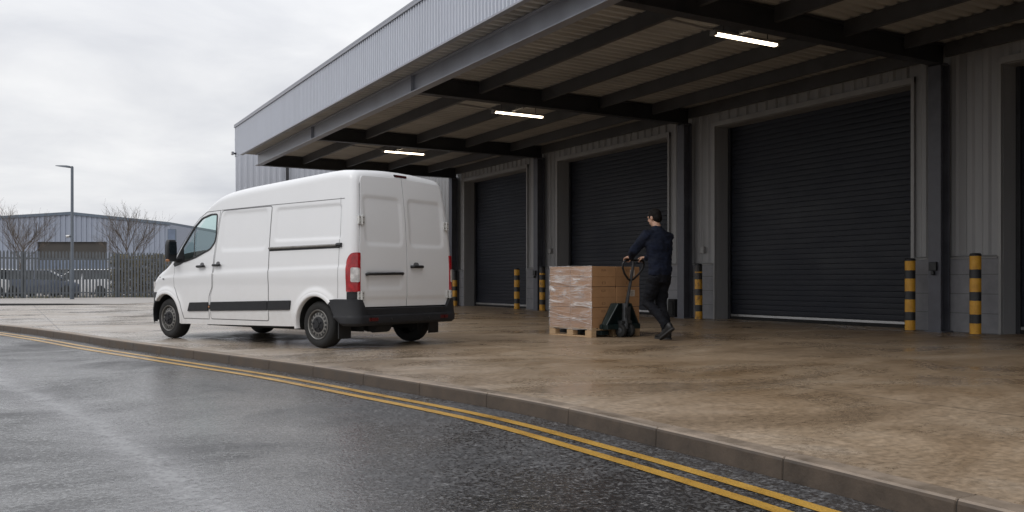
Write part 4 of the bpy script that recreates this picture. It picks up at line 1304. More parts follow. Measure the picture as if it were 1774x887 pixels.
PX0, PX1, PY0, PY1 = -0.495, 0.505, 0.89, 1.86
pal = tag(empty('pallet', gloc(0, 1.375), GR), 'pale wooden pallet carrying the stacked cardboard boxes', 'pallet')
hx, hy = 0.50, 0.485
for dx in (-hx + 0.05, 0, hx - 0.05):
    mb = MB(); mb.box((dx - 0.05, -hy, 0.0), (dx + 0.05, hy, 0.02)); mb.build('bottom_board', 'wood', pal, bevel=0.003)
    for dy in (-hy + 0.07, 0, hy - 0.07):
        mb = MB(); mb.box((dx - 0.048, dy - 0.07, 0.0205), (dx + 0.048, dy + 0.07, 0.10)); mb.build('block', 'wood', pal, bevel=0.004)
for dy in (-hy + 0.05, 0, hy - 0.05):
    mb = MB(); mb.box((-hx, dy - 0.05, 0.1005), (hx, dy + 0.05, 0.119)); mb.build('stringer_board', 'wood', pal, bevel=0.003)
for i in range(7):
    y0 = -hx + i * (2 * hx - 0.105) / 6
    mb = MB(); mb.box((y0, -hy, 0.1195), (y0 + 0.105, hy, 0.138)); mb.build('deck_board', 'wood', pal, bevel=0.003)

BZ0 = 0.139; bh = (1.052 - BZ0) / 3
LBL = {}
rows_ = {2: 'top', 1: 'middle', 0: 'bottom'}
def box_label(ix, iy, k):
    if ix == 0 and iy == 0: where = 'at the near corner of the stack, %s row, one side under film'
    elif ix == 0: where = 'at the far left of the stack under film, %s row'
    else: where = 'at the right of the stack nearest the man, %s row'
    if ix == 1 and iy == 1: where = 'at the hidden back of the stack, %s row'
    return 'brown cardboard box ' + where % rows_[k]
for ix in range(2):
    for iy in range(2):
        if ix == 1 and iy == 1: continue
        for k in range(3):
            sx, sy = 0.486, 0.470
            cx, cy = -0.246 + ix * 0.494, 1.375 - 0.24 + iy * 0.48
            jx, jy = random.uniform(-0.003, 0.003), random.uniform(-0.003, 0.003)
            t = tag(empty('cardboard_box', gloc(cx + jx, cy + jy, BZ0 + k * bh), GR), box_label(ix, iy, k), 'box', 'cardboard boxes stacked on the pallet')
            c = MB(); a, b2, hh = sx / 2, sy / 2, bh - 0.006
            # slightly bulged sides
            rings = []
            for z_, g_ in ((0, 0), (0.01, 0.0), (hh * 0.5, 0.0025), (hh - 0.01, 0.0), (hh, -0.001)):
                rings.append([(-a - g_, -b2 - g_, z_), (a + g_, -b2 - g_, z_), (a + g_, b2 + g_, z_), (-a - g_, b2 + g_, z_)])
            c.loft(rings)
            c.build('carton', CARDS[(ix + iy + k) % 3], t, bevel=0.004)
            # flap seam tape across the visible end, printing and labels
            if iy == 0:
                p = MB(); p.box((-a * 0.98, -b2 - 0.0035, hh * 0.485), (a * 0.98, -b2 - 0.0005, hh * 0.50)); p.build('flap_edge', 'tape', t)
                p = MB()
                for (u0, v0, u1, v1) in ((-0.04, hh * 0.76, -0.034, hh * 0.86), (-0.034, hh * 0.853, 0.03, hh * 0.86), (0.024, hh * 0.76, 0.03, hh * 0.853), (-0.02, hh * 0.77, 0.01, hh * 0.785)):
                    p.box((u0, -b2 - 0.0042, v0), (u1, -b2 - 0.0022, v1))
                for (u0, v0, u1, v1) in ((-0.03, hh * 0.12, -0.025, hh * 0.24), (-0.025, hh * 0.233, 0.03, hh * 0.24), (0.025, hh * 0.12, 0.03, hh * 0.233), (-0.025, hh * 0.12, 0.025, hh * 0.127)):
                    p.box((u0, -b2 - 0.0042, v0), (u1, -b2 - 0.0022, v1))
                p.build('printed_mark', 'print', t)
                if ix == 1:
                    p = MB(); p.box((0.04, -b2 - 0.0045, hh * 0.52), (0.14, -b2 - 0.0026, hh * 0.84)); lb = p.build('paper_label', 'label', t)
                    p = MB()
                    for q in range(5):
                        p.box((0.05, -b2 - 0.0055, hh * (0.56 + 0.05 * q)), (0.10 + 0.008 * (q % 3), -b2 - 0.0046, hh * (0.575 + 0.05 * q)))
                    p.build('label_print', 'print', lb)
            if ix == 0:
                p = MB()
                for (u0, v0, u1, v1) in ((-0.06, 0.2, -0.055, 0.32), (0.03, 0.2, 0.035, 0.3), (-0.04, 0.22, 0.02, 0.235)):
                    p.box((-a - 0.0042, u0, hh * v0 * 2.2), (-a - 0.0022, u1, hh * v1 * 2.2))
                p.build('printed_mark', 'print', t)
                p = MB(); p.box((-a - 0.0035, -b2 * 0.98, hh * 0.485), (-a - 0.0005, b2 * 0.98, hh * 0.495)); p.build('flap_edge', 'tape', t)

# stretch film round the left and back of the load: wavy sheet with rope-like ridges
fm = MB(); nu, nz = 70, 60
Lf = 1.2
def film_pt(u, z):
    # u along the wrap: -0.03 round the near corner .. 0.97 along left side .. round the back
    wob = 0.006 * noise.noise(Vector((u * 3.0, z * 22.0, 1.0))) + 0.004 * noise.noise(Vector((u * 9 + z * 8, z * 30.0, 7.0)))
    x = -0.503 - 0.006 - wob
    if u < 0: return (x - 0.0 + (-u) * 1.0 + 0.004, 1.375 - 0.485 - 0.006, z)
    if u <= 0.97: return (x, 1.375 - 0.485 + u, z)
    return (x + (u - 0.97), 1.866 + wob, z)
us = [-0.012 + (1.45 + 0.012) * i / nu for i in range(nu + 1)]
for i in range(nu + 1):
    for j in range(nz + 1):
        zt_ = 1.056; zb_ = 0.105 + 0.02 * noise.noise(Vector((us[i] * 4, 0, 3)))
        fm.v.append(film_pt(us[i], zb_ + (zt_ - zb_) * j / nz))
for i in range(nu):
    for j in range(nz):
        a = i * (nz + 1) + j
        fm.f.append([a, a + nz + 1, a + nz + 2, a + 1]); fm.m.append(0)
fw = tag(empty('stretch_wrap', gloc(0, 0), GR), 'crinkled clear stretch film wrapped round the left side of the boxes', 'plastic wrap')
fm.build('film', 'film', fw, smooth=80, fix=False)
rp = MB()
M['ridge'] = simple('gathered film', (0.88, 0.84, 0.84), 0.25, 0, 0.15, 20, coat=0.5)
for (za, zb_, r_) in ((0.83, 0.72, 0.005), (0.925, 0.90, 0.0035), (0.60, 0.66, 0.004), (0.50, 0.505, 0.005), (0.36, 0.20, 0.005), (0.40, 0.30, 0.003), (0.74, 0.77, 0.003), (0.17, 0.33, 0.0035), (0.99, 1.01, 0.003)):
    pts = []
    for i in range(22):
        u = 0.01 + 0.95 * i / 21
        p = film_pt(max(u, 0.001), zb_ + (za - zb_) * (i / 21) + 0.008 * noise.noise(Vector((u * 6, za * 9, 2))))
        pts.append((p[0] - 0.003, p[1], p[2]))
    rp.tube(pts, [r_ * 1.5 * (0.35 + 0.7 * abs(noise.noise(Vector((i * 0.7, za * 5, 4))))) for i in range(22)], 5, flat=0.5)
rp.build('film_ridges', 'ridge', fw, smooth=60)

# pallet truck
pt = tag(empty('pallet_truck', gloc(0, 0), GR), 'dark green hand pallet truck pushed up to the box pallet', 'pallet truck')
mb = MB()
mb.prism([(-0.36, 0.12), (0.36, 0.12), (0.36, 0.185), (0.32, 0.20), (0.13, 0.50), (-0.13, 0.50), (-0.32, 0.20), (-0.36, 0.185)], 'Y', 0.83, 0.872)
mb.prism([(-0.34, 0.115), (0.34, 0.115), (0.34, 0.19), (-0.34, 0.19)], 'Y', 0.72, 0.828)
for sg in (-1, 1):
    mb.add([(sg * 0.34, 0.74, 0.18), (sg * 0.30, 0.74, 0.18), (sg * 0.10, 0.70, 0.50), (sg * 0.14, 0.70, 0.50), (sg * 0.345, 0.829, 0.18), (sg * 0.30, 0.829, 0.18), (sg * 0.10, 0.829, 0.505), (sg * 0.14, 0.829, 0.505)],
           [(0, 1, 2, 3), (4, 7, 6, 5), (0, 4, 5, 1), (1, 5, 6, 2), (2, 6, 7, 3), (3, 7, 4, 0)])
mb.build('chassis', 'jack', pt, bevel=0.01)
for sx in (-0.245, 0.245):
    mb = MB(); mb.prism([(0.873, 0.028), (1.80, 0.032), (1.84, 0.05), (1.80, 0.085), (0.873, 0.092)], 'X', sx - 0.075, sx + 0.075); mb.build('fork', 'jack', pt, bevel=0.006)
mb = MB(); mb.tube([(0, 0.70, 0.12), (0, 0.70, 0.50)], [0.055, 0.045], 12); mb.box((-0.10, 0.66, 0.20), (0.10, 0.75, 0.245)); mb.tube([(0.07, 0.70, 0.25), (0.07, 0.69, 0.45)], 0.03, 10); mb.build('pump', 'jackgrey', pt, smooth=40)
for sx in (-0.085, 0.085):
    mb = MB(); R = 0.098
    mb.lathe([(0.02, -0.028), (0.05, -0.026), (0.055, -0.03), (R - 0.01, -0.03), (R, -0.022), (R, 0.022), (R - 0.01, 0.03), (0.055, 0.03), (0.05, 0.026), (0.02, 0.028)], 'X', 28, 0, (sx, 0.70, R))
    w = mb.build('steer_wheel', 'rubber', pt, smooth=40)
    mb = MB(); mb.lathe([(0.004, -0.034), (0.03, -0.034), (0.046, -0.029), (0.046, 0.029), (0.03, 0.034), (0.004, 0.034)], 'X', 16, 0, (sx, 0.70, R)); mb.build('hub', 'jackgrey', w, smooth=40)
mb = MB(); mb.tube([(-0.085, 0.70, 0.098), (0.085, 0.70, 0.098)], 0.018, 8); mb.build('axle', 'jackgrey', pt)
HB = (0.0, 0.51, 1.135)
mb = MB(); mb.tube([(0, 0.70, 0.30), (0, 0.675, 0.47), (0, 0.60, 0.76), (0, 0.515, 1.125)], [0.034, 0.030, 0.025, 0.022], 10, flat=0.8); mb.box((-0.035, 0.655, 0.28), (0.035, 0.715, 0.44)); ti = mb.build('tiller', 'jackgrey', pt, smooth=40)
mb = MB()
loop = [(0.0, 0.583, 0.835), (0.06, 0.578, 0.86), (0.15, 0.56, 0.94), (0.205, 0.54, 1.02), (0.215, 0.525, 1.08), (0.19, 0.512, 1.122), (0.14, 0.51, 1.135), (0, 0.51, 1.137)]
mb.tube(loop + [(-x, y_, z_) for x, y_, z_ in reversed(loop[:-1])], 0.0155, 8); mb.build('handle_loop', 'black', ti, smooth=50)
mb = MB(); mb.tube([(0.02, 0.50, 1.10), (0.055, 0.485, 1.09), (0.085, 0.48, 1.085)], 0.007, 6); mb.build('release_lever', 'black', ti, smooth=50)

# ---- the man
def baked(mb, name, mat, parent, vox, sm=3, disp=0.0, dscale=0.1):
    o = mb.build(name, mat, parent)
    r = o.modifiers.new('r', 'REMESH'); r.mode = 'VOXEL'; r.voxel_size = vox; r.use_smooth_shade = True
    s = o.modifiers.new('s', 'SMOOTH'); s.factor = 0.5; s.iterations = sm
    dg = bpy.context.evaluated_depsgraph_get(); dg.update()
    me = bpy.data.meshes.new_from_object(o.evaluated_get(dg))
    o.modifiers.clear(); old = o.data; o.data = me
    bpy.data.meshes.remove(old)
    if disp:
        nn = [v.normal.copy() for v in me.vertices]
        for v, q in zip(me.vertices, nn):
            p = v.co
            d = noise.noise(Vector((p.x / dscale, p.y / dscale, p.z / dscale * 1.6))) + 0.5 * noise.noise(Vector((p.x / dscale * 2.2, p.y / dscale * 2.2, p.z / dscale * 4)))
            v.co = p + q * d * disp
    me.materials.clear(); me.materials.append(M[mat] if isinstance(mat, str) else mat)
    me.polygons.foreach_set('use_smooth', [True] * len(me.polygons))
    me.name = name
    return o
def sec(c, rx, ry, tilt=0.0, n=16):
    """horizontal elliptical section, for torsos"""
    return [(c[0] + rx * math.cos(2 * PI * k / n), c[1] + ry * math.sin(2 * PI * k / n) * math.cos(tilt), c[2] + ry * math.sin(2 * PI * k / n) * math.sin(tilt)) for k in range(n)]

man = tag(empty('person', gloc(0, 0), GR), 'man in navy jacket and black trousers pushing the pallet truck by its handle', 'person')
LH, RH = Vector((-0.155, 0.51, 1.135)), Vector((0.135, 0.51, 1.135))
LS, RS = Vector((-0.205, 0.045, 1.48)), Vector((0.198, 0.035, 1.475))
LE, RE = Vector((-0.265, 0.245, 1.265)), Vector((0.275, 0.20, 1.245))
LW, RWr = LH + Vector((-0.005, -0.085, 0.035)), RH + Vector((0.005, -0.085, 0.035))
HC = Vector((0.0, 0.105, 1.735))
hd = MB()
# head turned to the left and tipped down
def headm(p):
    m_ = Matrix.Translation(HC) @ Matrix.Rotation(rad(4), 4, 'Z') @ Matrix.Rotation(rad(-12), 4, 'X')
    return m_ @ Vector(p)
tmp = MB()
tmp.ell((0, -0.005, 0.025), (0.077, 0.097, 0.092), n=20, k=14)
tmp.ell((0, 0.028, -0.045), (0.058, 0.066, 0.075), n=18, k=12)
tmp.ell((0, 0.055, -0.095), (0.030, 0.028, 0.024))
tmp.tube([(0, 0.092, 0.02), (0, 0.112, -0.022), (0, 0.098, -0.034)], [0.010, 0.017, 0.012], 8)
tmp.ell((0.0, 0.086, -0.062), (0.026, 0.012, 0.008)); tmp.ell((0.0, 0.084, -0.075), (0.022, 0.012, 0.008))
for sx in (-1, 1):
    tmp.ell((sx * 0.079, -0.008, -0.015), (0.010, 0.022, 0.034), n=10, k=8)
    tmp.ell((sx * 0.034, 0.078, 0.022), (0.026, 0.014, 0.010), n=10, k=6)
tmp.v = [tuple(headm(p)) for p in tmp.v]
hd = tmp
hd.tube([(0, 0.03, 1.50), (0, 0.055, 1.58), (0, 0.085, 1.67)], [0.075, 0.062, 0.058], 14)
hd.loft([sec((0, 0.0, 1.0), 0.13, 0.085), sec((0, 0.02, 1.25), 0.14, 0.09), sec((0, 0.03, 1.45), 0.13, 0.08), sec((0, 0.03, 1.53), 0.06, 0.06)])
for s_, e_, w_, h_, sg in ((LS, LE, LW, LH, -1), (RS, RE, RWr, RH, 1)):
    hd.tube([s_ * 0.75 + Vector((0, 0.01, 0.36)), s_, e_, w_], [0.05, 0.045, 0.038, 0.028], 10)
    # palm over the bar
    hd.tube([w_, w_ + Vector((0, 0.045, 0.004)), h_ + Vector((0, -0.008, 0.034))], [0.028, 0.036, 0.036], 10, flat=0.55)
    for q, (dx, ln) in enumerate(((-0.032, 0.9), (-0.011, 1.0), (0.011, 0.97), (0.032, 0.82))):
        x = h_.x + dx
        pts = [(x, h_.y - 0.012, h_.z + 0.030), (x, h_.y + 0.012, h_.z + 0.027), (x, h_.y + 0.028 * ln, h_.z + 0.006), (x, h_.y + 0.022 * ln, h_.z - 0.020), (x, h_.y + 0.002, h_.z - 0.026)]
        hd.tube(pts, [0.0105, 0.0105, 0.0098, 0.009, 0.008], 7)
    ix = -sg
    hd.tube([(h_.x + ix * 0.028, h_.y - 0.055, h_.z + 0.024), (h_.x + ix * 0.050, h_.y - 0.030, h_.z + 0.006), (h_.x + ix * 0.045, h_.y - 0.012, h_.z - 0.022), (h_.x + ix * 0.030, h_.y + 0.006, h_.z - 0.031)], [0.014, 0.0125, 0.011, 0.009], 8)
# pelvis and legs
LHp, RHp = Vector((-0.09, -0.01, 0.94)), Vector((0.09, 0.0, 0.94))
LK, RK = Vector((-0.105, 0.135, 0.515)), Vector((0.10, 0.085, 0.51))
LA, RA = Vector((-0.10, -0.235, 0.205)), Vector((0.10, -0.035, 0.10))
hd.tube([LHp, LK, LA], [0.075, 0.05, 0.035], 10); hd.tube([RHp, RK, RA], [0.075, 0.05, 0.035], 10)
hd.loft([sec((0, 0, 0.86), 0.12, 0.09), sec((0, 0, 0.96), 0.15, 0.10), sec((0, 0, 1.05), 0.13, 0.085)])
baked(hd, 'body', 'skin', man, 0.0075, 2)
# eyes
M['eye'] = simple('eye', (0.25, 0.22, 0.2), 0.3, 0, 0.1, 20)
for sx in (-1, 1):
    c = headm((sx * 0.033, 0.081, 0.008)); MB().ell(c, (0.011, 0.010, 0.008), n=10, k=8).build('eye', 'eye', man, smooth=60)
# hair
hr = MB()
hr.ell((0, -0.014, 0.036), (0.085, 0.104, 0.094), n=20, k=14)
hr.ell((0, -0.055, -0.015), (0.076, 0.062, 0.075), n=18, k=12)
hr.ell((0, 0.034, 0.080), (0.055, 0.044, 0.030), n=16, k=10); hr.ell((0, -0.062, -0.045), (0.060, 0.040, 0.050), n=14, k=10)
for sx in (-1, 1): hr.ell((sx * 0.066, 0.0, 0.022), (0.018, 0.045, 0.048), n=12, k=8)
hr.v = [tuple(headm(p)) for p in hr.v]
baked(hr, 'hair', 'hair', man, 0.009, 2, 0.003, 0.025)
# jacket
jk = MB()
jk.loft([sec((0, -0.005, 0.91), 0.188, 0.135), sec((0, -0.008, 0.97), 0.196, 0.142), sec((0, 0.0, 1.08), 0.192, 0.138), sec((0, 0.012, 1.22), 0.210, 0.146), sec((0, 0.018, 1.36), 0.240, 0.152), sec((0, 0.025, 1.46), 0.230, 0.132), sec((0, 0.03, 1.535), 0.15, 0.095), sec((0, 0.042, 1.575), 0.080, 0.075), sec((0, 0.052, 1.615), 0.073, 0.072)])
for s_, e_, w_ in ((LS, LE, LW), (RS, RE, RWr)):
    mid1 = s_.lerp(e_, 0.5) + Vector((0, 0, 0.004))
    jk.tube([s_ * 0.62 + Vector((0, 0.012, 0.57)), s_ + Vector((0, 0, -0.008)), mid1, e_, e_.lerp(w_, 0.5), w_ + Vector((0, -0.01, 0))], [0.078, 0.088, 0.079, 0.068, 0.059, 0.046], 14)
    jk.tube([w_ + Vector((0, -0.03, 0)), w_ + Vector((0, 0.004, 0))], [0.043, 0.041], 14)
baked(jk, 'jacket', 'jacket', man, 0.011, 3, 0.013, 0.12)
# trousers
tr = MB()
tr.loft([sec((0, -0.004, 0.80), 0.145, 0.112), sec((0, -0.010, 0.88), 0.168, 0.128), sec((0, -0.008, 0.97), 0.166, 0.118), sec((0, 0, 1.03), 0.155, 0.11)])
tr.tube([LHp + Vector((0.0, 0, -0.03)), LHp.lerp(LK, 0.45), LK, LK.lerp(LA, 0.45) + Vector((0, -0.01, 0.01)), LA + Vector((0, 0.006, 0.0))], [0.112, 0.100, 0.082, 0.073, 0.062], 14)
tr.tube([RHp + Vector((0.0, 0, -0.03)), RHp.lerp(RK, 0.45), RK, RK.lerp(RA, 0.45) + Vector((0, -0.02, 0.0)), RA + Vector((0, 0, -0.01))], [0.112, 0.100, 0.082, 0.074, 0.066], 14)
baked(tr, 'trousers', 'trousers', man, 0.011, 3, 0.014, 0.11)
# shoes
def shoe(ankle, pitch, parent, toe_len=0.20):
    m_ = Matrix.Translation(ankle) @ Matrix.Rotation(pitch, 4, 'X')
    u = MB()
    rings = []
    for y_, hw, z0, z1 in ((-0.075, 0.020, -0.07, -0.01), (-0.065, 0.033, -0.078, 0.02), (-0.02, 0.040, -0.08, 0.035), (0.04, 0.041, -0.08, 0.015), (0.09, 0.047, -0.08, -0.015), (0.15, 0.048, -0.08, -0.030), (0.19, 0.038, -0.078, -0.040), (0.212, 0.018, -0.072, -0.050)):
        zc, hz = (z0 + z1) / 2, (z1 - z0) / 2
        rings.append([m_ @ Vector((hw * math.copysign(abs(math.cos(a)) ** 0.7, math.cos(a)), y_, zc + hz * math.copysign(abs(math.sin(a)) ** 0.7, math.sin(a)))) for a in [2 * PI * k / 16 for k in range(16)]])
    u.loft(rings); so = u.build('shoe', 'shoe', parent, smooth=50)
    u = MB(); rings = []
    for y_, hw in ((-0.080, 0.024), (-0.06, 0.038), (0.0, 0.042), (0.05, 0.043), (0.10, 0.050), (0.16, 0.050), (0.20, 0.038), (0.218, 0.018)):
        rings.append([m_ @ Vector(p) for p in ((-hw, y_, -0.098), (hw, y_, -0.098), (hw, y_, -0.074), (-hw, y_, -0.074))])
    u.loft(rings); u.build('sole', 'sole', so, smooth=40)
shoe(RA, 0.0, man)
shoe(LA, rad(-34), man)

# ------------------------------------------------------------------ FAR LEFT: fence, lamp post, trees, hedge, cars, building
def PXT(px, t): return rf((px - 887) / F_PX * t, t)
FA, FB = PXT(-140, 37.2), PXT(420, 44.2)
fd = Vector((FB[0] - FA[0], FB[1] - FA[1])); FL = fd.length; fd.normalize()
fen = tag(empty('palisade_fence', (FA[0], FA[1], 0), math.atan2(fd.y, fd.x)), 'grey steel palisade fence across the left of the yard', 'fence')
FZ = 0.07
nb = 7; bay = FL / nb
for i in range(nb + 1):
    mb = MB(); mb.box((i * bay - 0.05, 0.03, 0), (i * bay + 0.05, 0.11, 2.15)); mb.build('post', 'fence', fen)
for i in range(nb):
    mb = MB()
    x = i * bay + 0.07
    while x < (i + 1) * bay:
        j = random.uniform(-0.006, 0.006)
        mb.prism([(x - 0.043, FZ), (x + 0.043, FZ), (x + 0.043, 2.13), (x + 0.01, 2.21 + j), (x - 0.01, 2.21 + j), (x - 0.043, 2.13)], 'Y', -0.022, -0.004)
        x += 0.138
    mb.build('pale_panel', 'fence', fen)
    for z in (0.28, 1.84):
        mb = MB(); mb.box((i * bay + 0.0, -0.003, z), ((i + 1) * bay, 0.028, z + 0.06)); mb.build('rail', 'fence', fen)
# grass along fence foot
gp = MB()
for k in range(1500):
    s_ = random.uniform(0, FL); d_ = random.uniform(-0.12, 0.7); h_ = random.uniform(0.04, 0.16); a = random.random() * PI
    p = Vector(FA) + fd * s_ + Vector((-fd.y, fd.x)) * d_
    c, s2 = 0.02 * math.cos(a), 0.02 * math.sin(a)
    gp.add([(p.x - c, p.y - s2, 0.0), (p.x + c, p.y + s2, 0.0), (p.x + random.uniform(-0.04, 0.04), p.y, h_ + 0.08)], [(0, 1, 2)])
tag(gp.build('grass', 'grass', fix=False), 'rough grass along the foot of the fence', None, None, 'stuff')

lp = PXT(125, 36.8)
lam = tag(empty('street_lamp', (lp[0], lp[1], 0)), 'tall grey lamp post with a flat head beside the palisade fence', 'street lamp')
mb = MB(); mb.lathe([(0.085, 0), (0.085, 1.3), (0.062, 1.35), (0.055, 5.62), (0.03, 5.66)], n=14); mb.build('pole', 'lamp', lam, smooth=40)
lr = rf(1, 0); lrx = Vector((lr[0], lr[1]))
mb = MB(); mb.tube([(0, 0, 5.60), (-lrx.x * 0.25, -lrx.y * 0.25, 5.63)], 0.03, 8); mb.build('arm', 'lamp', lam, smooth=40)
mb = MB()
ring = []
for s_, w_, h_ in ((0.08, 0.05, 0.03), (0.2, 0.09, 0.04), (0.45, 0.10, 0.03), (0.68, 0.06, 0.012)):
    c = Vector((-lrx.x * s_, -lrx.y * s_, 5.63 + 0.07 * s_)); side = Vector((-lrx.y, lrx.x, 0))
    ring.append([c + side * w_ + Vector((0, 0, -h_)), c - side * w_ + Vector((0, 0, -h_)), c - side * w_ * 0.7 + Vector((0, 0, h_)), c + side * w_ * 0.7 + Vector((0, 0, h_))])
mb.loft(ring); mb.build('lamp_head', 'lamp', lam, smooth=40)
cam_t = tag(empty('security_camera', (lp[0], lp[1], 2.72)), 'small pale security camera fixed part way up the lamp post', 'camera')
mb = MB(); mb.tube([(0, 0, 0), (-lrx.x * 0.09, -lrx.y * 0.09, 0.02)], 0.07, 8); mb.build('bracket', 'lamp', cam_t)
mb = MB(); mb.tube([(-lrx.x * 0.06, -lrx.y * 0.06, 0.02), (-lrx.x * 0.24, -lrx.y * 0.24, -0.01)], 0.06, 10); co = mb.build('camera_body', 'rail', cam_t, smooth=40)
mb = MB(); mb.tube([(-lrx.x * 0.24, -lrx.y * 0.24, -0.01), (-lrx.x * 0.25, -lrx.y * 0.25, -0.012)], 0.045, 10); mb.build('lens', 'darkglass', co)

def bare_tree(label, px, t, H, spread, seed):
    rnd = random.Random(seed)
    p = PXT(px, t)
    root = tag(empty('bare_tree', (p[0], p[1], 0)), label, 'tree', 'bare winter trees behind the fence')
    tr_, cr = MB(), MB()
    def grow(p0, d, L, r, lev):
        n_ = 5; pts = [p0]; d = d.copy()
        for i in range(n_):
            d = (d + Vector((rnd.uniform(-1, 1), rnd.uniform(-1, 1), rnd.uniform(-0.2, 0.6))) * 0.10).normalized()
            pts.append(pts[-1] + d * L / n_)
        (tr_ if lev == 0 else cr).tube(pts, [max(0.0032, r * (1 - 0.75 * i / n_)) for i in range(n_ + 1)], 6 if lev < 2 else 3, 0, False)
        if lev >= 4: return
        kids = (11, 7, 5, 3)[lev]
        for k in range(kids):
            f = (k + rnd.uniform(0.2, 1.0)) / kids
            f = 0.32 + 0.66 * f if lev == 0 else 0.2 + 0.78 * f
            i = min(n_ - 1, int(f * n_)); b0 = pts[i].lerp(pts[i + 1], f * n_ - i)
            a = rnd.uniform(0, 2 * PI); tilt = rnd.uniform(0.45, 0.85) * spread if lev == 0 else rnd.uniform(0.3, 0.75)
            ax = d.cross(Vector((math.cos(a), math.sin(a), 0.15))).normalized()
            nd = (Matrix.Rotation(tilt, 3, ax) @ d); nd.z += 0.15; nd.normalize()
            grow(b0, nd, L * ((1.05 - 0.55 * f) * rnd.uniform(0.75, 0.95) if lev == 0 else rnd.uniform(0.45, 0.62)), max(0.0032, r * (0.36 if lev == 0 else 0.5)), lev + 1)
    grow(Vector((0, 0, -0.05)), Vector((rnd.uniform(-0.06, 0.06), 0, 1)), H * 0.86, 0.075, 0)
    tr_.build('trunk', 'bark', root, smooth=60); cr.build('crown', 'bark', root)
bare_tree('bare winter tree at the far left edge, behind the white car', 30, 50, 3.7, 1.2, 5)
bare_tree('bare winter tree between the lamp post and the van, above the hedge', 222, 50, 3.7, 1.1, 11)

# hedge
m, nt, b = new_mat('hedge leaf'); v = coords(nt)
nt.links.new(ramp(nt, tex(nt, v, 3, 4), [(0.3, (0.055, 0.05, 0.022)), (0.7, (0.16, 0.125, 0.055))]), b.inputs['Base Color']); b.inputs['Roughness'].default_value = 0.8
M['hedge'] = m
hp0, hp1 = PXT(192, 46.5), PXT(330, 46.5)
hd_ = Vector((hp1[0] - hp0[0], hp1[1] - hp0[1])); HL = hd_.length; hd_.normalize(); hn = Vector((-hd_.y, hd_.x))
hg_t = tag(empty('hedge', (hp0[0], hp0[1], 0)), 'brown green hedge behind the fence at the van bonnet', 'hedge')
hm = MB()
for k in range(9000):
    s_ = random.uniform(-0.2, HL); d_ = random.uniform(0, 1.0); topz = 2.25 + 0.14 * noise.noise(Vector((s_ * 1.5, 0, 0)))
    z = random.uniform(0, 1) ** 0.8 * topz
    p = Vector((hd_.x * s_ + hn.x * d_, hd_.y * s_ + hn.y * d_, z))
    a = Vector((random.uniform(-1, 1), random.uniform(-1, 1), random.uniform(-1, 1))).normalized(); b2 = a.orthogonal().normalized()
    sz = random.uniform(0.04, 0.08)
    hm.add([p + a * sz, p + b2 * sz * 0.6, p - a * sz, p - b2 * sz * 0.6], [(0, 1, 2, 3)])
hm.build('foliage', 'hedge', hg_t, fix=False)
hm = MB()
for k in range(14):
    s_ = HL * k / 13; hm.tube([(hd_.x * s_ + hn.x * 0.5, hd_.y * s_ + hn.y * 0.5, 0), (hd_.x * s_ + hn.x * 0.5, hd_.y * s_ + hn.y * 0.5, 1.9)], [0.05, 0.02], 6)
hm.build('stem', 'bark', hg_t)

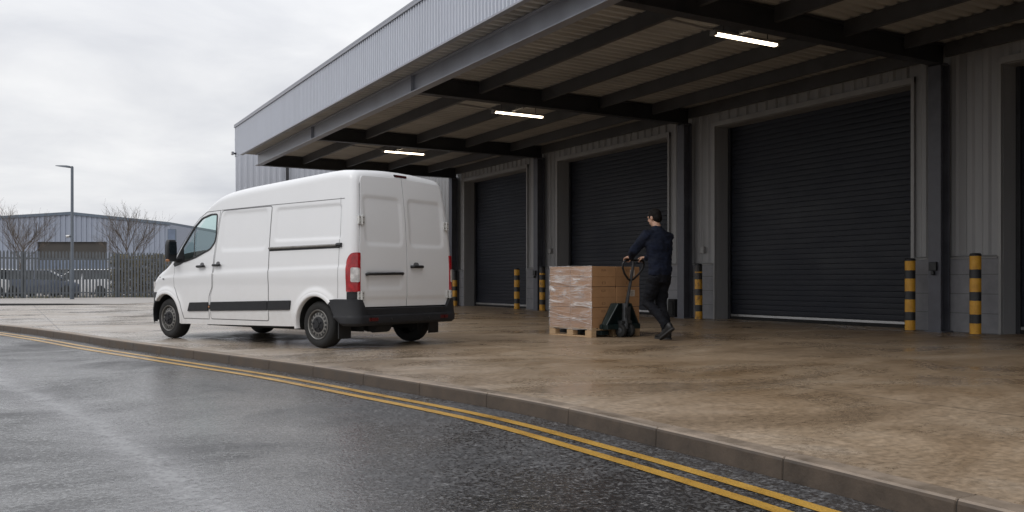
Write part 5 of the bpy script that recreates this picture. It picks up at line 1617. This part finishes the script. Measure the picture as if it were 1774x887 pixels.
# parked cars
def parked_car(label, px, t, yaw, paint, L=4.3, W=1.75, H=1.46, boxy=0.0):
    p = PXT(px, t)
    root = tag(empty('parked_car', (p[0], p[1], 0), YAW * -1 + yaw), label, 'car', 'cars parked beyond the fence')
    hw = W / 2
    S_ = [(-L/2, 0.55, 0.62), (-L/2 + 0.08, 0.34, 0.86), (-L/2 + 0.5, 0.22, 0.98), (-L * 0.1, 0.2, 0.95), (L * 0.2, 0.2, 0.93), (L/2 - 0.5, 0.22, 0.82), (L/2 - 0.1, 0.30, 0.70), (L/2, 0.42, 0.55)]
    rings = []
    for x, zb_, zt_ in S_:
        w_ = hw * (0.86 if abs(x) > L/2 - 0.05 else 0.96 if abs(x) > L/2 - 0.3 else 1.0)
        rings.append([(x, -w_ * 0.94, zb_), (x, -w_, (zb_ + zt_) / 2), (x, -w_ * 0.95, zt_ - 0.04), (x, -w_ * 0.86, zt_), (x, w_ * 0.86, zt_), (x, w_ * 0.95, zt_ - 0.04), (x, w_, (zb_ + zt_) / 2), (x, w_ * 0.94, zb_)])
    mb = MB(); mb.loft(rings); bo_ = mb.build('body', paint, root, smooth=40)
    xa, xb, xc, xd = -L/2 + 0.2 - 0.1 * boxy, -L/2 + 0.65 - 0.4 * boxy, L * 0.08, L * 0.29
    g = MB(); wl, wt = hw * 0.90, hw * 0.72
    g.add([(xa, -wl, 0.93), (xb, -wt, H - 0.04), (xc, -wt, H - 0.04), (xd, -wl, 0.90), (xa, wl, 0.93), (xb, wt, H - 0.04), (xc, wt, H - 0.04), (xd, wl, 0.90)],
          [(0, 1, 2, 3), (7, 6, 5, 4), (0, 4, 5, 1), (2, 6, 7, 3), (1, 5, 6, 2)])
    g.build('windows', 'darkglass', root, bevel=0.02)
    r_ = MB(); r_.loft([[(xb - 0.03, -wt - 0.03, H - 0.045), (xb - 0.03, wt + 0.03, H - 0.045), (xb + 0.05, wt - 0.03, H), (xb + 0.05, -wt + 0.03, H)], [(xc + 0.03, -wt - 0.03, H - 0.045), (xc + 0.03, wt + 0.03, H - 0.045), (xc - 0.08, wt - 0.03, H), (xc - 0.08, -wt + 0.03, H)]])
    r_.build('roof', paint, root, smooth=40)
    for sy in (-1, 1):
        for (x0, x1) in ((xa, xb), (-0.25, -0.25), (xd, xc)):
            r_ = MB(); r_.tube([(x0, sy * (wl + 0.005), 0.93), (x1, sy * (wt + 0.005), H - 0.03)], 0.035, 6); r_.build('pillar', paint, root)
        for xw in (-L * 0.31, L * 0.31):
            w_ = MB(); w_.lathe([(0.18, -0.1), (0.30, -0.1), (0.32, -0.05), (0.32, 0.05), (0.30, 0.1), (0.18, 0.1)], 'Y', 20, 0, (xw, sy * (hw - 0.10), 0.32)); wo = w_.build('wheel', 'rubber', root, smooth=40)
            w_ = MB(); w_.lathe([(0.19, -0.085), (0.05, -0.10), (0.05, 0.10), (0.19, 0.085)], 'Y', 16, 0, (xw, sy * (hw - 0.10), 0.32)); w_.build('rim', 'rim', wo, smooth=40)
        l_ = MB(); l_.box((-L/2 - 0.01, sy * hw * 0.62 - 0.14, 0.70), (-L/2 + 0.09, sy * hw * 0.62 + 0.14, 0.88)); l_.build('tail_light', 'red', root, bevel=0.02)
        l_ = MB(); l_.box((L/2 - 0.16, sy * hw * 0.62 - 0.16, 0.56), (L/2 - 0.02, sy * hw * 0.62 + 0.16, 0.70)); l_.build('headlight', 'clear', root, bevel=0.02)
M['pw'] = simple('white car paint', (0.72, 0.73, 0.74), 0.3, 0, 0.05, 2, coat=0.4)
M['pb'] = simple('dark blue car paint', (0.05, 0.065, 0.10), 0.25, 0.2, 0.1, 2, coat=0.5)
M['ps'] = simple('silver car paint', (0.55, 0.56, 0.58), 0.3, 0.2, 0.08, 2, coat=0.4)
M['pk'] = simple('black car paint', (0.03, 0.03, 0.034), 0.25, 0.1, 0.1, 2, coat=0.5)
parked_car('white parked car at the left edge, seen through the fence', 2, 47, rad(82), 'pw', 4.2, 1.8, 1.5, 0.6)
parked_car('dark blue parked car behind the fence, next to the white car', 76, 47.5, rad(12), 'pb')
parked_car('silver parked car right behind the lamp post', 150, 48, rad(172), 'ps', 4.4, 1.76, 1.5, 0.7)
parked_car('black parked car farther back, above the silver car roof', 128, 56, rad(5), 'pk', 4.6, 1.8, 1.62, 0.9)

# far building: gable front towards us
def far_building():
    t = 84.0
    root = tag(empty('far_warehouse', (*PXT(123, t), 0), -YAW), 'pale blue grey gabled warehouse across the far yard', 'warehouse')
    k = t / F_PX
    xl, xr = (-190 - 123) * k, (295 - 123) * k
    zp = EYE + (HORIZ - 371) * k; zr = EYE + (HORIZ - 389) * k; zl = EYE + (HORIZ - 384) * k - 0.3
    ox0, ox1 = (65 - 123) * k, (185 - 123) * k; oz = EYE + (HORIZ - 419) * k
    def roofz(x): return zp + (zl - zp) * (x / xl) if x < 0 else zp + (zr - zp) * (x / xr)
    # ribbed front sheet in columns, leaving the loading opening
    mb = MB(); x = xl; pit = 0.5; m_ = []
    brk = sorted(set([xl, 0.0, xr, ox0, ox1] + [xl + pit * i * 0.5 for i in range(int((xr - xl) / pit * 2) + 1)]))
    for i, (a, b2) in enumerate(zip(brk, brk[1:])):
        if b2 - a < 1e-4: continue
        lo = oz if (a >= ox0 - 1e-6 and b2 <= ox1 + 1e-6) else 0.0
        y_ = -0.05 if int(round(a / 0.25)) % 2 else 0.0
        mb.box((a, y_, lo), (b2, 0.12, roofz((a + b2) / 2)))
    mb.build('front_wall', 'farclad', root)
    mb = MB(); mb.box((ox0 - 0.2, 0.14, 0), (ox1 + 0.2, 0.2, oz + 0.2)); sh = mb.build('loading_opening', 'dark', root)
    mb = MB(); mb.box((ox0 + 0.01, 0.05, 0), (ox1 - 0.01, 0.136, 2.9)); mb.build('dock_wall', 'blueband', sh)
    sk = (322 - 295) * k
    mb = MB(); mb.add([(xr, 0.1, 0), (xr + sk * 1.3, 14, 0), (xr + sk * 1.3, 14, zr - 0.45), (xr, 0.1, zr)], [(0, 1, 2, 3)]); 
    mb.add([(xr - 1, 0.2, 0), (xr + sk * 1.3 - 0.3, 14, 0), (xr + sk * 1.3 - 0.3, 14, zr - 0.5), (xr - 1, 0.2, zr - 0.1)], [(0, 1, 2, 3)])
    mb.build('side_wall', 'farclad', root)
    mb = MB()
    for a, za, b2, zb_ in ((xl, zl, 0, zp), (0, zp, xr, zr)):
        mb.add([(a, -0.15, za - 0.05), (b2, -0.15, zb_ - 0.05), (b2, -0.15, zb_ + 0.22), (a, -0.15, za + 0.22), (a, 30, za - 0.05), (b2, 30, zb_ - 0.05), (b2, 30, zb_ + 0.22), (a, 30, za + 0.22)],
               [(0, 1, 2, 3), (7, 6, 5, 4), (3, 2, 6, 7), (0, 4, 5, 1), (1, 5, 6, 2), (0, 3, 7, 4)])
    mb.build('roof', 'bluetrim', root)
    a, b2 = (291.5 - 123) * k, (304 - 123) * k
    mb = MB(); mb.box((xr - 0.22, -0.085, EYE + (HORIZ - 418) * k), (xr + 0.55, 0.1, EYE + (HORIZ - 397) * k)); w_ = mb.build('window', 'bluetrim', root)
    mb = MB(); mb.box((xr - 0.17, -0.095, EYE + (HORIZ - 417) * k), (xr + 0.5, -0.0855, EYE + (HORIZ - 398) * k)); mb.build('pane', 'blueband', w_)
far_building()

# ------------------------------------------------------------------ WORLD, SUN, CAMERA
SUN_EL, SUN_AZ = rad(45), rad(258)     # azimuth of the sun, clockwise from +Y
w = bpy.data.worlds.new('World'); sc.world = w; w.use_nodes = True
nt = w.node_tree; bg = nt.nodes['Background']
sky = N(nt, 'ShaderNodeTexSky'); sky.sky_type = 'NISHITA'; sky.sun_disc = False
sky.sun_elevation = SUN_EL; sky.sun_rotation = SUN_AZ; sky.air_density = 1.0; sky.dust_density = 3.0
tc = N(nt, 'ShaderNodeTexCoord'); sep = N(nt, 'ShaderNodeSeparateXYZ'); nt.links.new(tc.outputs['Generated'], sep.inputs[0])
zz = math_(nt, 'ADD', math_(nt, 'MAXIMUM', sep.outputs['Z'], 0.0), 0.16)
cb = N(nt, 'ShaderNodeCombineXYZ')
nt.links.new(math_(nt, 'DIVIDE', sep.outputs['X'], zz), cb.inputs[0]); nt.links.new(math_(nt, 'DIVIDE', sep.outputs['Y'], zz), cb.inputs[1])
n1 = tex(nt, cb.outputs[0], 0.42, 5, 0.5, 0.5)
n2 = tex(nt, cb.outputs[0], 1.7, 6, 0.55, 0.4)
nn_ = math_(nt, 'ADD', math_(nt, 'MULTIPLY', n1, 0.7), math_(nt, 'MULTIPLY', n2, 0.3))
cloud = ramp(nt, nn_, [(0.36, (5.2, 5.35, 5.85)), (0.48, (7.1, 7.2, 7.5)), (0.60, (9.0, 9.0, 9.05))])
# an overcast sky is brighter overhead than at the horizon
gr = N(nt, 'ShaderNodeMapRange'); nt.links.new(sep.outputs['Z'], gr.inputs['Value'])
gr.inputs['From Min'].default_value = 0.2; gr.inputs['From Max'].default_value = 0.95; gr.inputs['To Min'].default_value = 1.0; gr.inputs['To Max'].default_value = 1.9
cg = N(nt, 'ShaderNodeVectorMath'); cg.operation = 'SCALE'; nt.links.new(cloud, cg.inputs[0]); nt.links.new(gr.outputs[0], cg.inputs['Scale'])
mx = mixc(nt, 0.93, sky.outputs[0], cg.outputs[0])
nt.links.new(mx, bg.inputs['Color']); bg.inputs['Strength'].default_value = 0.11

sd_ = bpy.data.lights.new('sun', 'SUN'); sd_.energy = 0.7; sd_.angle = rad(25); sd_.color = (1.0, 0.97, 0.93)
so = bpy.data.objects.new('sun', sd_); COL.objects.link(so)
dirv = Vector((math.sin(SUN_AZ) * math.cos(SUN_EL), math.cos(SUN_AZ) * math.cos(SUN_EL), math.sin(SUN_EL)))
so.rotation_euler = dirv.to_track_quat('Z', 'Y').to_euler(); so.location = (-10, -10, 20)

cd = bpy.data.cameras.new('camera'); co = bpy.data.objects.new('camera', cd); COL.objects.link(co)
co.location = (0, 0, EYE); co.rotation_euler = (PI / 2, 0, -YAW)
cd.sensor_fit = 'HORIZONTAL'; cd.sensor_width = 36; cd.lens = F_PX / 1774 * 36
cd.shift_y = (HORIZ - 443.5) / 1774
cd.clip_start = 0.05; cd.clip_end = 2000
sc.camera = co
sc.view_settings.view_transform = 'Standard'; sc.view_settings.look = 'None'; sc.view_settings.exposure = 0; sc.view_settings.gamma = 1
sc.render.engine = 'CYCLES'
sc.cycles.use_denoising = True
sc.cycles.max_bounces = 8; sc.cycles.diffuse_bounces = 4; sc.cycles.transparent_max_bounces = 12
sc.cycles.caustics_reflective = False; sc.cycles.caustics_refractive = False
sc.cycles.sample_clamp_indirect = 6
